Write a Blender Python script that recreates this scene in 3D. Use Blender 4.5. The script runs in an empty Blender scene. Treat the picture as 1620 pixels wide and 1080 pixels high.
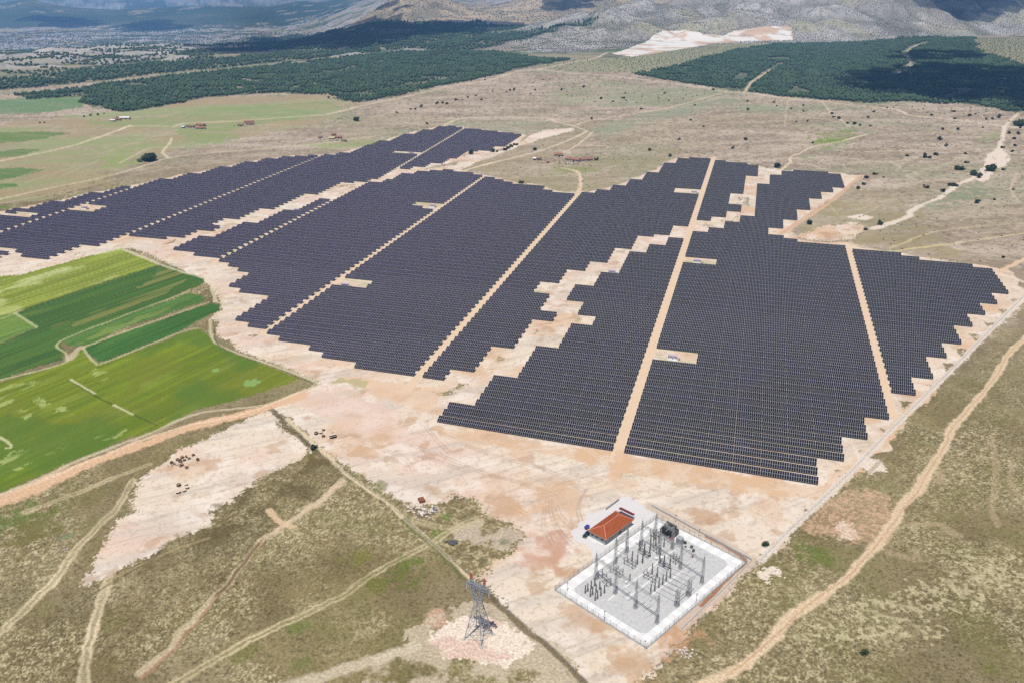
import bpy, math, random, time
import numpy as np
T0 = time.time()
random.seed(7); RNG = np.random.default_rng(11)
DETAIL = 1.0                      # mesh density of the ground sheet
C = bpy.context.scene.collection
scn = bpy.context.scene
rad = math.radians

# ------------------------------------------------------------------ camera model (aerial survey of the site)
FPX, PITCH, YAW, HC = 1335.0, rad(23.63), rad(15.9), 218.0
SUN_EL = rad(70)
def ray(px, py):
    dx = (px - 810) / FPX; dy = -(py - 540) / FPX
    fy = math.cos(PITCH) + dy * math.sin(PITCH); fz = -math.sin(PITCH) + dy * math.cos(PITCH)
    return (dx * math.cos(YAW) - fy * math.sin(YAW), dx * math.sin(YAW) + fy * math.cos(YAW), fz)
def gp(px, py, z=0.0):            # survey point on the level plain
    d = ray(px, py); t = (z - HC) / d[2]
    return (d[0] * t, d[1] * t)
def slope(px, py):
    d = ray(px, py); return -d[2] / math.hypot(d[0], d[1])
def az_of(px, py):                # bearing, counted from +Y towards +X
    d = ray(px, py); return math.atan2(d[0], d[1])

# ------------------------------------------------------------------ noise
def _h(ix, iy, s):
    n = (ix.astype(np.int64) * 374761393 + iy.astype(np.int64) * 668265263 + s * 1274126177) & 0xFFFFFFFF
    n = ((n ^ (n >> 13)) * 1274126177) & 0xFFFFFFFF
    n = ((n ^ (n >> 16)) * 2246822519) & 0xFFFFFFFF
    return ((n ^ (n >> 15)) & 0xFFFF).astype(np.float32) / 65535.0
def vn(x, y, s=0):
    xi = np.floor(x); yi = np.floor(y); fx = (x - xi).astype(np.float32); fy = (y - yi).astype(np.float32)
    fx = fx * fx * (3 - 2 * fx); fy = fy * fy * (3 - 2 * fy)
    a = _h(xi, yi, s); b = _h(xi + 1, yi, s); c = _h(xi, yi + 1, s); d = _h(xi + 1, yi + 1, s)
    return (a + (b - a) * fx) * (1 - fy) + (c + (d - c) * fx) * fy
def fbm(x, y, s=0, o=4):
    v = 0; a = 0.5; t = 0
    for k in range(o):
        v = v + a * vn(x, y, s + k * 17); t += a; a *= 0.5; x = x * 2.03 + 5.1; y = y * 2.03 + 1.7
    return v / t
def ss(a, b, x):
    t = np.clip((x - a) / (b - a), 0, 1); return t * t * (3 - 2 * t)

# ------------------------------------------------------------------ terrain
def _tab(rows, base):             # rows: (px, foot py, ridge extra metres, skyline py)
    A, RF, RP, ZP = [], [], [], []
    for (px, fy, ex, sy) in rows:
        a = az_of(px, fy); rf = (HC + base) / slope(px, fy)
        rp = rf + ex; A.append(a); RF.append(rf); RP.append(rp); ZP.append(HC - rp * slope(px, sy) + base)
    return np.array(A), np.array(RF), np.array(RP), np.array(ZP)
HILL_R = _tab([(700, 92, 260, 92), (770, 91, 300, 90), (800, 90, 420, 78), (850, 88, 520, 60), (900, 86, 600, 42), (960, 80, 640, 25), (1010, 76, 700, 15),
               (1080, 74, 700, 11), (1120, 72, 760, 3), (1200, 70, 900, -28), (1300, 68, 1100, -60), (1400, 66, 1200, -70), (1500, 60, 1200, -60),
               (1620, 56, 1200, -60), (2100, 50, 1200, -60)], 0)
HILL_M = _tab([(430, 45, 300, 46), (500, 45, 600, 44), (540, 44, 800, 32), (573, 43, 900, 21), (607, 42, 900, 7), (640, 42, 900, -9), (680, 42, 900, -9), (720, 42, 900, 6),
               (745, 42, 900, 14), (765, 42, 900, 13), (807, 41, 900, 6), (850, 41, 1000, -9), (950, 40, 1000, -22), (1100, 40, 1000, -22), (1300, 40, 1000, -22)], 0)
HILL_L = _tab([(-700, 46, 2200, 6), (-200, 46, 2200, 10), (0, 46, 2200, 10), (40, 46, 2200, 4), (63, 46, 2200, 2), (83, 46, 2200, 9), (133, 46, 2200, 14), (187, 47, 2300, 17), (233, 48, 2400, 13), (283, 48, 2400, 12),
               (333, 48, 2400, 13), (433, 47, 2400, 10), (483, 46, 2400, 4), (520, 46, 2400, 13), (560, 46, 2400, 14), (640, 46, 2400, 14)], 250)
HILL_K = _tab([(180, 46, 500, 46), (200, 47, 700, 38), (235, 48, 800, 33), (265, 51, 700, 42), (290, 52, 500, 52)], 250)
def _hill(T, az, r, shape=1.0):
    A, RF, RP, ZP = T
    rf = np.interp(az, A, RF); rp = np.interp(az, A, RP); zp = np.interp(az, A, ZP)
    t = (r - rf) / (rp - rf)
    up = np.clip(t, 0, 1) ** 1.35 * (1.35 - 0.35 * np.clip(t, 0, 1))
    return np.where(t <= 1, zp * up, zp * (1 - (0.5 * ss(1, 3.5, t) if shape == 1 else ss(1, shape, t)))), t
AZ_DROP = (az_of(430, 60), az_of(640, 60))
def valley(az, r):
    w = 1 - ss(AZ_DROP[0], AZ_DROP[1], az)
    return -250 * ss(2300, 7000, r) * w
def terrain(X, Y, parts=False):
    r = np.hypot(X, Y); az = np.arctan2(X, Y)
    z = valley(az, r)
    far = r > 2000
    g = fbm(X / 260, Y / 260, 3, 4) - 0.5; g2 = fbm(X / 60, Y / 60, 5, 3) - 0.5
    ridg = np.abs(fbm(X / 330 + 9, Y / 330, 8, 3) - 0.5) * 2
    hr, tr = _hill(HILL_R, az, r); hm, tm = _hill(HILL_M, az, r, 2.2); hl, tl = _hill(HILL_L, az, r, 1.9); hk, tk = _hill(HILL_K, az, r)
    w = np.where(r > 2000, 1.0, 0.0)
    gl = ss(0.0, 0.30, ridg) - 0.75
    hr = np.maximum(hr, 0) * (1 + 0.50 * g + 0.16 * g2) + (gl * 26 + g2 * 16 + g * 30) * ss(0.05, 0.45, tr) * (tr > 0)
    hm = np.maximum(hm, 0) * (1 + 0.40 * g + 0.2 * g2) + (gl * 16 + g2 * 12) * ss(0.05, 0.45, tm) * (tm > 0); hr = np.maximum(hr, 0); hm = np.maximum(hm, 0)
    lf = 1 - ss(AZ_DROP[0], AZ_DROP[1], az)
    hl = np.maximum(hl, 0) * (1 + 0.45 * (fbm(X / 900, Y / 900, 31, 4) - 0.5)) * lf; hk = np.maximum(hk, 0) * lf * 1.0
    up = np.maximum(np.maximum(hr, hm), np.maximum(hl, hk)) * w
    z = z + up
    kind = np.zeros(X.shape, np.int8)
    kind[(hr * w > 0.8)] = 1; kind[(hm * w > 0.8) & (hm > hr)] = 2; kind[(np.maximum(hl, hk) * w > 0.8) & (hl + hk > hr + hm)] = 3
    return (z, kind) if parts else z
def tz(x, y): return float(terrain(np.array([x], float), np.array([y], float))[0])
def gt(px, py):                   # survey point on the rolling far terrain
    d = ray(px, py); h = math.hypot(d[0], d[1])
    ts = np.concatenate([np.arange(150, 5000, 12.0), np.arange(5000, 16000, 60.0)]) / h
    z = HC + ts * d[2]; k = np.nonzero(z < terrain(ts * d[0], ts * d[1]))[0]
    t = ts[k[0]] if len(k) else ts[-1]
    return (d[0] * t, d[1] * t)
def pts(l, far=False): return np.array([(gt if far else gp)(*p) for p in l])

# ------------------------------------------------------------------ object helpers
MATS = {}
def tag(o, label=None, cat=None, group=None, kind=None):
    if label: o['label'] = label
    if cat: o['category'] = cat
    if group: o['group'] = group
    if kind: o['kind'] = kind
    return o
def mesh_obj(name, me, parent=None):
    o = bpy.data.objects.new(name, me); C.objects.link(o)
    if parent is not None: o.parent = parent
    return o
def empty(name, loc, rz=0.0):
    o = bpy.data.objects.new(name, None); C.objects.link(o); o.location = loc; o.rotation_euler = (0, 0, rz)
    o.empty_display_size = 0.5; return o
class MB:
    """collects boxes, bars, discs and so on in local coordinates; build() makes one mesh object"""
    def __init__(s): s.v = []; s.f = []; s.m = []
    def add(s, v, f, mi=0):
        n = len(s.v); s.v += [tuple(p) for p in v]; s.f += [tuple(i + n for i in q) for q in f]; s.m += [mi] * len(f); return s
    def box(s, c, d, rz=0, mi=0):
        x, y, z = d[0] / 2, d[1] / 2, d[2] / 2; ca, sa = math.cos(rz), math.sin(rz)
        v = [(c[0] + a * x * ca - b * y * sa, c[1] + a * x * sa + b * y * ca, c[2] + e * z) for e in (-1, 1) for (a, b) in ((-1, -1), (1, -1), (1, 1), (-1, 1))]
        return s.add(v, [(3, 2, 1, 0), (4, 5, 6, 7), (0, 1, 5, 4), (1, 2, 6, 5), (2, 3, 7, 6), (3, 0, 4, 7)], mi)
    def bar(s, a, b, w, w2=None, mi=0, n=4):
        a = np.array(a, float); b = np.array(b, float); d = b - a; L = np.linalg.norm(d); d /= max(L, 1e-9)
        u = np.cross(d, (0, 0, 1) if abs(d[2]) < 0.95 else (1, 0, 0)); u /= np.linalg.norm(u); k = np.cross(d, u)
        w2 = w if w2 is None else w2; v = []
        for (p, r) in ((a, w / 2), (b, w2 / 2)):
            for i in range(n):
                t = 2 * math.pi * (i + 0.5) / n; R = r * (1.414 if n == 4 else 1)
                v.append(p + u * math.cos(t) * R + k * math.sin(t) * R)
        f = [(i, (i + 1) % n, n + (i + 1) % n, n + i) for i in range(n)] + [tuple(range(n))[::-1], tuple(range(n, 2 * n))]
        return s.add(v, f, mi)
    def lathe(s, c, prof, n=10, mi=0):           # prof: (radius, z) from bottom to top
        v = [(c[0] + r * math.cos(2 * math.pi * i / n), c[1] + r * math.sin(2 * math.pi * i / n), c[2] + z) for (r, z) in prof for i in range(n)]
        f = [(k * n + i, k * n + (i + 1) % n, (k + 1) * n + (i + 1) % n, (k + 1) * n + i) for k in range(len(prof) - 1) for i in range(n)]
        f += [tuple(range(n))[::-1], tuple(range((len(prof) - 1) * n, len(prof) * n))]
        return s.add(v, f, mi)
    def mesh(s, name, mats):
        me = bpy.data.meshes.new(name); me.from_pydata(s.v, [], s.f)
        for m in (mats if isinstance(mats, (list, tuple)) else [mats]): me.materials.append(MATS[m])
        if any(s.m): me.polygons.foreach_set('material_index', s.m)
        me.update(); return me
    def build(s, name, mats, parent=None): return mesh_obj(name, s.mesh(name, mats), parent)
def copy_tree(o, parent=None):
    c = o.copy(); C.objects.link(c)
    if parent is not None: c.parent = parent
    for ch in KIDS.get(o.name, list(o.children)): copy_tree(ch, c)
    return c
KIDS = {}
def big_mesh(name, V, F, mats, mi=None, smooth=False, attrs=None):
    """V (n,3), F (m,k) numpy -> mesh"""
    me = bpy.data.meshes.new(name); n, k = F.shape
    me.vertices.add(len(V)); me.vertices.foreach_set('co', np.ascontiguousarray(V, np.float32).ravel())
    me.loops.add(n * k); me.loops.foreach_set('vertex_index', np.ascontiguousarray(F, np.int32).ravel())
    me.polygons.add(n); me.polygons.foreach_set('loop_start', np.arange(0, n * k, k, dtype=np.int32))
    try: me.polygons.foreach_set('loop_total', np.full(n, k, np.int32))
    except Exception: pass
    for m in mats: me.materials.append(MATS[m])
    if mi is not None: me.polygons.foreach_set('material_index', np.ascontiguousarray(mi, np.int32))
    if smooth: me.polygons.foreach_set('use_smooth', np.ones(n, bool))
    for (an, typ, arr) in (attrs or []):
        a = me.attributes.new(an, typ, 'POINT')
        a.data.foreach_set('color' if 'COLOR' in typ else 'value', np.ascontiguousarray(arr, np.float32).ravel())
    me.update(calc_edges=True); return me

# ------------------------------------------------------------------ materials
KEXP = 1.62                       # picture value of a sunlit white surface: colours below are picture colours turned into albedo
def lin(c): c = np.asarray(c, float) / 255; return np.where(c < 0.04045, c / 12.92, ((c + 0.055) / 1.055) ** 2.4)
def alb(*c): return lin(c) / KEXP
def material(name, col, rough=0.7, spec=0.3, metal=0.0, noise=0.15, scale=1.5, emis=None):
    m = bpy.data.materials.new(name); m.use_nodes = True; nt = m.node_tree; b = nt.nodes['Principled BSDF']
    b.inputs['Roughness'].default_value = rough; b.inputs['Metallic'].default_value = metal; b.inputs['Specular IOR Level'].default_value = spec
    g = nt.nodes.new('ShaderNodeNewGeometry'); n = nt.nodes.new('ShaderNodeTexNoise'); n.inputs['Scale'].default_value = scale; n.inputs['Detail'].default_value = 5
    nt.links.new(g.outputs['Position'], n.inputs['Vector'])
    r = nt.nodes.new('ShaderNodeMapRange'); r.inputs['From Min'].default_value = 0.3; r.inputs['From Max'].default_value = 0.7
    r.inputs['To Min'].default_value = 1 - noise; r.inputs['To Max'].default_value = 1 + noise
    nt.links.new(n.outputs['Fac'], r.inputs['Value'])
    mx = nt.nodes.new('ShaderNodeMix'); mx.data_type = 'RGBA'; mx.blend_type = 'MULTIPLY'; mx.inputs[0].default_value = 1
    mx.inputs[6].default_value = (*col, 1); nt.links.new(r.outputs['Result'], mx.inputs[7]); nt.links.new(mx.outputs[2], b.inputs['Base Color'])
    MATS[name] = m; return m
def ground_material():
    m = bpy.data.materials.new('ground'); m.use_nodes = True; nt = m.node_tree; b = nt.nodes['Principled BSDF']; L = nt.links.new
    b.inputs['Roughness'].default_value = 0.95; b.inputs['Specular IOR Level'].default_value = 0.12
    a = nt.nodes.new('ShaderNodeAttribute'); a.attribute_name = 'soil'; sp = nt.nodes.new('ShaderNodeAttribute'); sp.attribute_name = 'speck'
    g = nt.nodes.new('ShaderNodeNewGeometry')
    n1 = nt.nodes.new('ShaderNodeTexNoise'); n1.inputs['Scale'].default_value = 0.9; n1.inputs['Detail'].default_value = 6; n1.inputs['Roughness'].default_value = 0.75
    L(g.outputs['Position'], n1.inputs['Vector'])
    r = nt.nodes.new('ShaderNodeMapRange'); r.inputs['From Min'].default_value = 0.33; r.inputs['From Max'].default_value = 0.67; r.clamp = True
    r.inputs['To Min'].default_value = -1; r.inputs['To Max'].default_value = 1
    L(n1.outputs['Fac'], r.inputs['Value'])
    mu = nt.nodes.new('ShaderNodeMath'); mu.operation = 'MULTIPLY_ADD'; L(r.outputs['Result'], mu.inputs[0]); L(sp.outputs['Fac'], mu.inputs[1]); mu.inputs[2].default_value = 1
    mx = nt.nodes.new('ShaderNodeMix'); mx.data_type = 'RGBA'; mx.blend_type = 'MULTIPLY'; mx.inputs[0].default_value = 1
    L(a.outputs['Color'], mx.inputs[6]); L(mu.outputs[0], mx.inputs[7]); L(mx.outputs[2], b.inputs['Base Color'])
    MATS['ground'] = m
def leaf_material(name, c1, c2, scale):
    m = bpy.data.materials.new(name); m.use_nodes = True; nt = m.node_tree; b = nt.nodes['Principled BSDF']; L = nt.links.new
    b.inputs['Roughness'].default_value = 0.8; b.inputs['Specular IOR Level'].default_value = 0.15
    g = nt.nodes.new('ShaderNodeNewGeometry'); n = nt.nodes.new('ShaderNodeTexNoise'); n.inputs['Scale'].default_value = scale; n.inputs['Detail'].default_value = 4
    L(g.outputs['Position'], n.inputs['Vector'])
    cr = nt.nodes.new('ShaderNodeValToRGB'); cr.color_ramp.elements[0].position = 0.35; cr.color_ramp.elements[1].position = 0.65
    cr.color_ramp.elements[0].color = (*c1, 1); cr.color_ramp.elements[1].color = (*c2, 1)
    L(n.outputs['Fac'], cr.inputs[0]); L(cr.outputs[0], b.inputs['Base Color']); MATS[name] = m
def pane_material():
    m = bpy.data.materials.new('solar_glass'); m.use_nodes = True; nt = m.node_tree; b = nt.nodes['Principled BSDF']; L = nt.links.new
    b.inputs['Roughness'].default_value = 0.25; b.inputs['Specular IOR Level'].default_value = 0.2; b.inputs['Specular Tint'].default_value = (1.0, 0.80, 0.78, 1)
    g = nt.nodes.new('ShaderNodeNewGeometry'); mp = nt.nodes.new('ShaderNodeMapping'); mp.inputs['Scale'].default_value = (0.33, 0.5, 0.0)
    L(g.outputs['Position'], mp.inputs['Vector'])
    n = nt.nodes.new('ShaderNodeTexNoise'); n.inputs['Scale'].default_value = 0.45; n.inputs['Detail'].default_value = 3; n.inputs['Roughness'].default_value = 0.7
    L(mp.outputs[0], n.inputs['Vector'])
    cr = nt.nodes.new('ShaderNodeValToRGB'); e = cr.color_ramp.elements
    e[0].position = 0.44; e[0].color = (0.0062, 0.0058, 0.0056, 1); e[1].position = 0.60; e[1].color = (0.0095, 0.0076, 0.021, 1)
    L(n.outputs['Fac'], cr.inputs[0])
    # violet grazing sky reflection of the western blocks, painted into the base colour
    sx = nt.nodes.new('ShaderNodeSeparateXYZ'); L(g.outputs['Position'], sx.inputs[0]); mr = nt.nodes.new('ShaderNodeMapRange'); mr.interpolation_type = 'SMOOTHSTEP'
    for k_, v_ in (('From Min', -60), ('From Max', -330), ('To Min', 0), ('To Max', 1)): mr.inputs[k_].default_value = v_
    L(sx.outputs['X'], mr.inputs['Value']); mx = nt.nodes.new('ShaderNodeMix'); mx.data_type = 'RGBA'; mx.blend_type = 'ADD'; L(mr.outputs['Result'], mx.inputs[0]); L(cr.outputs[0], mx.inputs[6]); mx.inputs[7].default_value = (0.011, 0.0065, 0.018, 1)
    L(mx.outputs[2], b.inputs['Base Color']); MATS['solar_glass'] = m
SAND_PX = [
 [(510, 602), (560, 588), (660, 603), (720, 640), (690, 672), (980, 720), (1293, 772), (1340, 737), (1410, 668), (1455, 628), (1615, 470), (1640, 452), (1640, 470), (1620, 478), (1500, 592), (1400, 692), (1300, 792), (1205, 886), (1100, 996), (1020, 1084), (935, 1084), (850, 1008), (768, 928), (748, 912), (780, 893), (815, 872), (830, 850), (792, 822), (750, 788), (715, 785), (690, 802), (640, 800), (590, 764), (520, 716), (480, 682), (430, 646), (470, 622)],
 [(690, 640), (745, 600), (810, 555), (865, 500), (850, 455), (880, 450), (925, 420), (985, 395), (1050, 370), (1095, 362), (1150, 350), (1175, 318), (1200, 297), (1235, 275), (1225, 268), (1198, 264), (1175, 315), (1172, 340), (1130, 355), (1090, 372), (1060, 385), (1005, 405), (990, 440), (940, 435), (925, 455), (890, 480), (930, 510), (895, 515), (870, 560), (780, 595), (745, 640), (700, 640)],
 [(200, 374), (260, 387), (300, 378), (370, 350), (400, 342), (480, 312), (520, 300), (605, 284), (640, 272), (720, 262), (735, 246), (800, 238), (860, 205), (905, 203), (800, 240), (720, 272), (640, 287), (540, 312), (480, 337), (400, 357), (320, 380), (280, 397), (350, 417), (390, 440), (370, 462), (435, 477), (375, 520), (430, 542), (520, 577), (570, 592), (510, 604), (450, 582), (400, 562), (345, 532), (340, 500), (350, 480), (330, 450), (290, 430), (250, 410), (200, 390)],
 [(-70, 405), (0, 402), (80, 415), (200, 376), (215, 390), (195, 395), (133, 407), (60, 428), (10, 442), (-70, 455)],
 [(424, 646), (440, 668), (497, 711), (452, 734), (407, 758), (379, 783), (326, 823), (318, 836), (261, 868), (204, 889), (171, 909), (130, 927), (128, 917), (155, 893), (171, 856), (179, 819), (196, 815), (212, 807), (205, 799), (210, 783), (228, 758), (253, 734), (285, 713), (330, 690), (367, 673)],
 [(1110, 352), (1200, 300), (1240, 272), (1225, 266), (1190, 290), (1175, 325), (1140, 350)],
 [(1222, 377), (1224, 366), (1238, 360), (1262, 342), (1282, 318), (1305, 308), (1322, 302), (1336, 288), (1334, 277), (1362, 278), (1310, 320), (1270, 345), (1245, 365), (1260, 377)],
]
FORESTS_PX = [
 [(27, 152), (110, 142), (200, 130), (300, 118), (430, 105), (540, 92), (640, 82), (720, 78), (780, 82), (830, 90), (862, 94), (905, 95), (840, 106), (790, 118), (740, 128), (690, 138), (640, 150), (580, 162), (545, 161), (525, 150), (480, 150), (440, 148), (400, 150), (350, 153), (310, 158), (280, 165), (230, 175), (190, 178), (150, 170), (125, 160), (136, 153), (90, 155), (50, 158)],
 [(-40, 130), (60, 120), (150, 109), (250, 100), (350, 94), (450, 84), (540, 73), (640, 62), (700, 56), (790, 53), (760, 62), (720, 74), (640, 77), (540, 87), (430, 100), (300, 113), (180, 126), (60, 139), (-40, 146)],
 [(1007, 118), (1080, 103), (1150, 83), (1230, 70), (1290, 70), (1360, 68), (1430, 60), (1470, 58), (1540, 60), (1548, 82), (1625, 106), (1700, 112), (1700, 180), (1620, 176), (1600, 178), (1530, 165), (1480, 165), (1440, 161), (1370, 165), (1320, 160), (1250, 155), (1220, 150), (1177, 146), (1080, 132)],
 [(390, 66), (470, 54), (540, 47), (640, 36), (760, 34), (830, 42), (700, 57), (600, 67), (500, 76), (430, 80)],
 [(660, 78), (720, 66), (800, 52), (850, 44), (950, 32), (940, 37), (860, 54), (800, 68), (720, 80)],
]
FORESTS = [pts(p, True) for p in FORESTS_PX]
QUARRY = pts([(968, 86), (1000, 75), (1030, 60), (1060, 50), (1090, 48), (1112, 56), (1150, 55), (1165, 49), (1190, 46), (1252, 43), (1255, 64), (1180, 66), (1120, 71), (1050, 83), (1000, 90)], True)
FOREST_GAPS = [([(1177, 147), (1190, 132), (1205, 120), (1222, 109), (1235, 101)], 9), ([(1222, 96), (1232, 92), (1246, 96)], 22), ([(1168, 128), (1172, 122), (1180, 117)], 14), ([(1412, 119), (1428, 110), (1442, 103), (1438, 92), (1430, 84), (1445, 74), (1470, 66)], 13), ([(1360, 131), (1372, 127)], 10), ([(1250, 150), (1262, 142), (1275, 148)], 12), ([(1480, 160), (1540, 142), (1600, 150)], 11),
 ([(1480, 120), (1540, 112), (1600, 122)], 9), ([(500, 118), (540, 112), (565, 106)], 13), ([(380, 151), (440, 141), (500, 134), (545, 124)], 7), ([(560, 150), (620, 140), (680, 131), (720, 122)], 8), ([(60, 146), (120, 138), (190, 128), (250, 118)], 6), ([(600, 98), (660, 92), (700, 88)], 9), ([(330, 108), (430, 96), (540, 82), (620, 72)], 11)]
# ------------------------------------------------------------------ solar blocks (outlines surveyed on the plain)
BLOCKS_PX = {
 'A': [(-90, 470), (-90, 372), (0, 338), (60, 327), (110, 316), (160, 305), (203, 297), (227, 293), (260, 286), (293, 278), (333, 272), (353, 267), (400, 258), (443, 251), (467, 248), (500, 248),
       (540, 245), (560, 240), (593, 230), (623, 220), (663, 210), (697, 202), (713, 201), (737, 205), (757, 207), (780, 210), (807, 212), (822, 215), (807, 232), (780, 235), (770, 240), (730, 242), (717, 252), (703, 258), (680, 260),
       (663, 266), (637, 269), (617, 280), (603, 282), (580, 290), (540, 290), (520, 297), (510, 306), (487, 309), (460, 323), (433, 331), (417, 334), (400, 339), (370, 347), (350, 353), (337, 363), (310, 371), (293, 375), (267, 376),
       (257, 382), (207, 374), (200, 375), (173, 383), (143, 391), (127, 395), (100, 404), (80, 413), (0, 401)],
 'B': [(273, 393), (302, 377), (323, 377), (370, 363), (397, 355), (417, 345), (450, 336), (480, 333), (510, 320), (540, 305), (570, 295), (610, 288), (620, 283), (667, 272), (722, 271), (733, 275), (760, 279), (790, 286), (817, 293), (847, 295),
       (877, 305), (910, 307), (937, 308), (960, 302), (987, 293), (1010, 285), (1033, 275), (1050, 267), (1060, 260), (1077, 252), (1094, 251), (1126, 252), (1131, 256), (1148, 257), (1181, 261), (1198, 266), (1197, 280), (1179, 279), (1174, 310),
       (1156, 308), (1153, 323), (1172, 326), (1171, 336), (1151, 334), (1148, 345), (1127, 343), (1125, 351), (1106, 349), (1094, 360), (1070, 362), (1050, 375), (1020, 377), (1017, 385), (993, 387), (983, 398), (960, 398), (952, 418), (923, 420),
       (918, 428), (893, 427), (876, 454), (849, 450), (844, 461), (865, 465), (858, 480), (852, 489), (874, 493), (864, 514), (833, 512), (807, 555), (773, 552), (752, 587), (742, 596), (710, 592), (698, 609), (667, 605), (655, 604), (568, 591), (566, 582),
       (522, 573), (520, 564), (477, 557), (478, 549), (437, 543), (440, 537), (422, 532), (429, 524), (375, 517), (400, 496), (435, 477), (437, 472), (402, 468), (368, 459), (397, 438), (383, 433), (385, 427), (345, 415), (340, 410), (308, 407), (310, 402), (282, 398)],
 'D': [(1063, 379), (1098, 370), (1127, 365), (1142, 360), (1150, 354), (1175, 353), (1177, 347), (1188, 340), (1197, 329), (1200, 303), (1203, 295), (1215, 288), (1220, 280), (1238, 276), (1240, 272), (1255, 272), (1293, 274), (1332, 277), (1335, 287), (1328, 295),
       (1320, 303), (1307, 305), (1303, 315), (1282, 317), (1280, 328), (1262, 340), (1252, 348), (1237, 360), (1223, 366), (1222, 375), (1260, 382), (1287, 387), (1338, 389), (1347, 394), (1373, 398), (1428, 405), (1458, 412), (1518, 420), (1582, 430), (1605, 466),
       (1578, 466), (1587, 483), (1558, 482), (1566, 503), (1536, 501), (1544, 522), (1513, 521), (1521, 543), (1489, 542), (1497, 566), (1463, 564), (1474, 600), (1440, 598), (1445, 626), (1408, 622), (1395, 610), (1405, 665), (1367, 663), (1372, 697), (1330, 695), (1335, 732),
       (1291, 729), (1294, 770), (1080, 734), (980, 719), (689, 669), (706, 638), (745, 642), (752, 633), (777, 593), (812, 595), (835, 553), (868, 555), (893, 512), (926, 513), (930, 500), (905, 497), (914, 478), (891, 474), (904, 451), (931, 452), (941, 432), (992, 435), (1007, 402), (1032, 403), (1037, 391), (1060, 391)]}
CLEAR_PX = [[(120, 326), (160, 328), (150, 334), (112, 334)], [(13, 340), (52, 337), (45, 344), (8, 344)], [(-10, 392), (8, 393), (8, 399), (-10, 399)], [(632, 241), (664, 242), (660, 246), (630, 245)],
            [(544, 443), (585, 446), (575, 458), (523, 453)], [(664, 321), (704, 325), (690, 332), (659, 328)], [(1073, 300), (1114, 304), (1110, 309), (1071, 306)], [(1087, 409), (1136, 411), (1134, 420), (1082, 418)],
            [(1042, 551), (1108, 559), (1106, 575), (1035, 568)]]
LANES = [(-48.4, 5.2, -900, 2000), (-175.3, 5.0, -900, 2000), (-297.3, 4.4, -900, 2000), (-414.8, 3.6, -900, 880), (-535.5, 3.6, -900, 2000), (-651.4, 3.4, -900, 2000), (87.2, 4.6, -900, 760)]
LANE3 = (np.array(gp(603, 283)), np.array(gp(733, 205)))   # the lane that slants through the far block
def inside(P, X, Y):
    c = np.zeros(X.shape, bool); n = len(P); j = n - 1
    for i in range(n):
        xi, yi = P[i]; xj, yj = P[j]
        if yi != yj: c ^= ((yi > Y) != (yj > Y)) & (X < (xj - xi) * (Y - yi) / (yj - yi) + xi)
        j = i
    return c
BLOCKS = {k: pts(v) for k, v in BLOCKS_PX.items()}
CLEAR = [pts(v) for v in CLEAR_PX]

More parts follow.
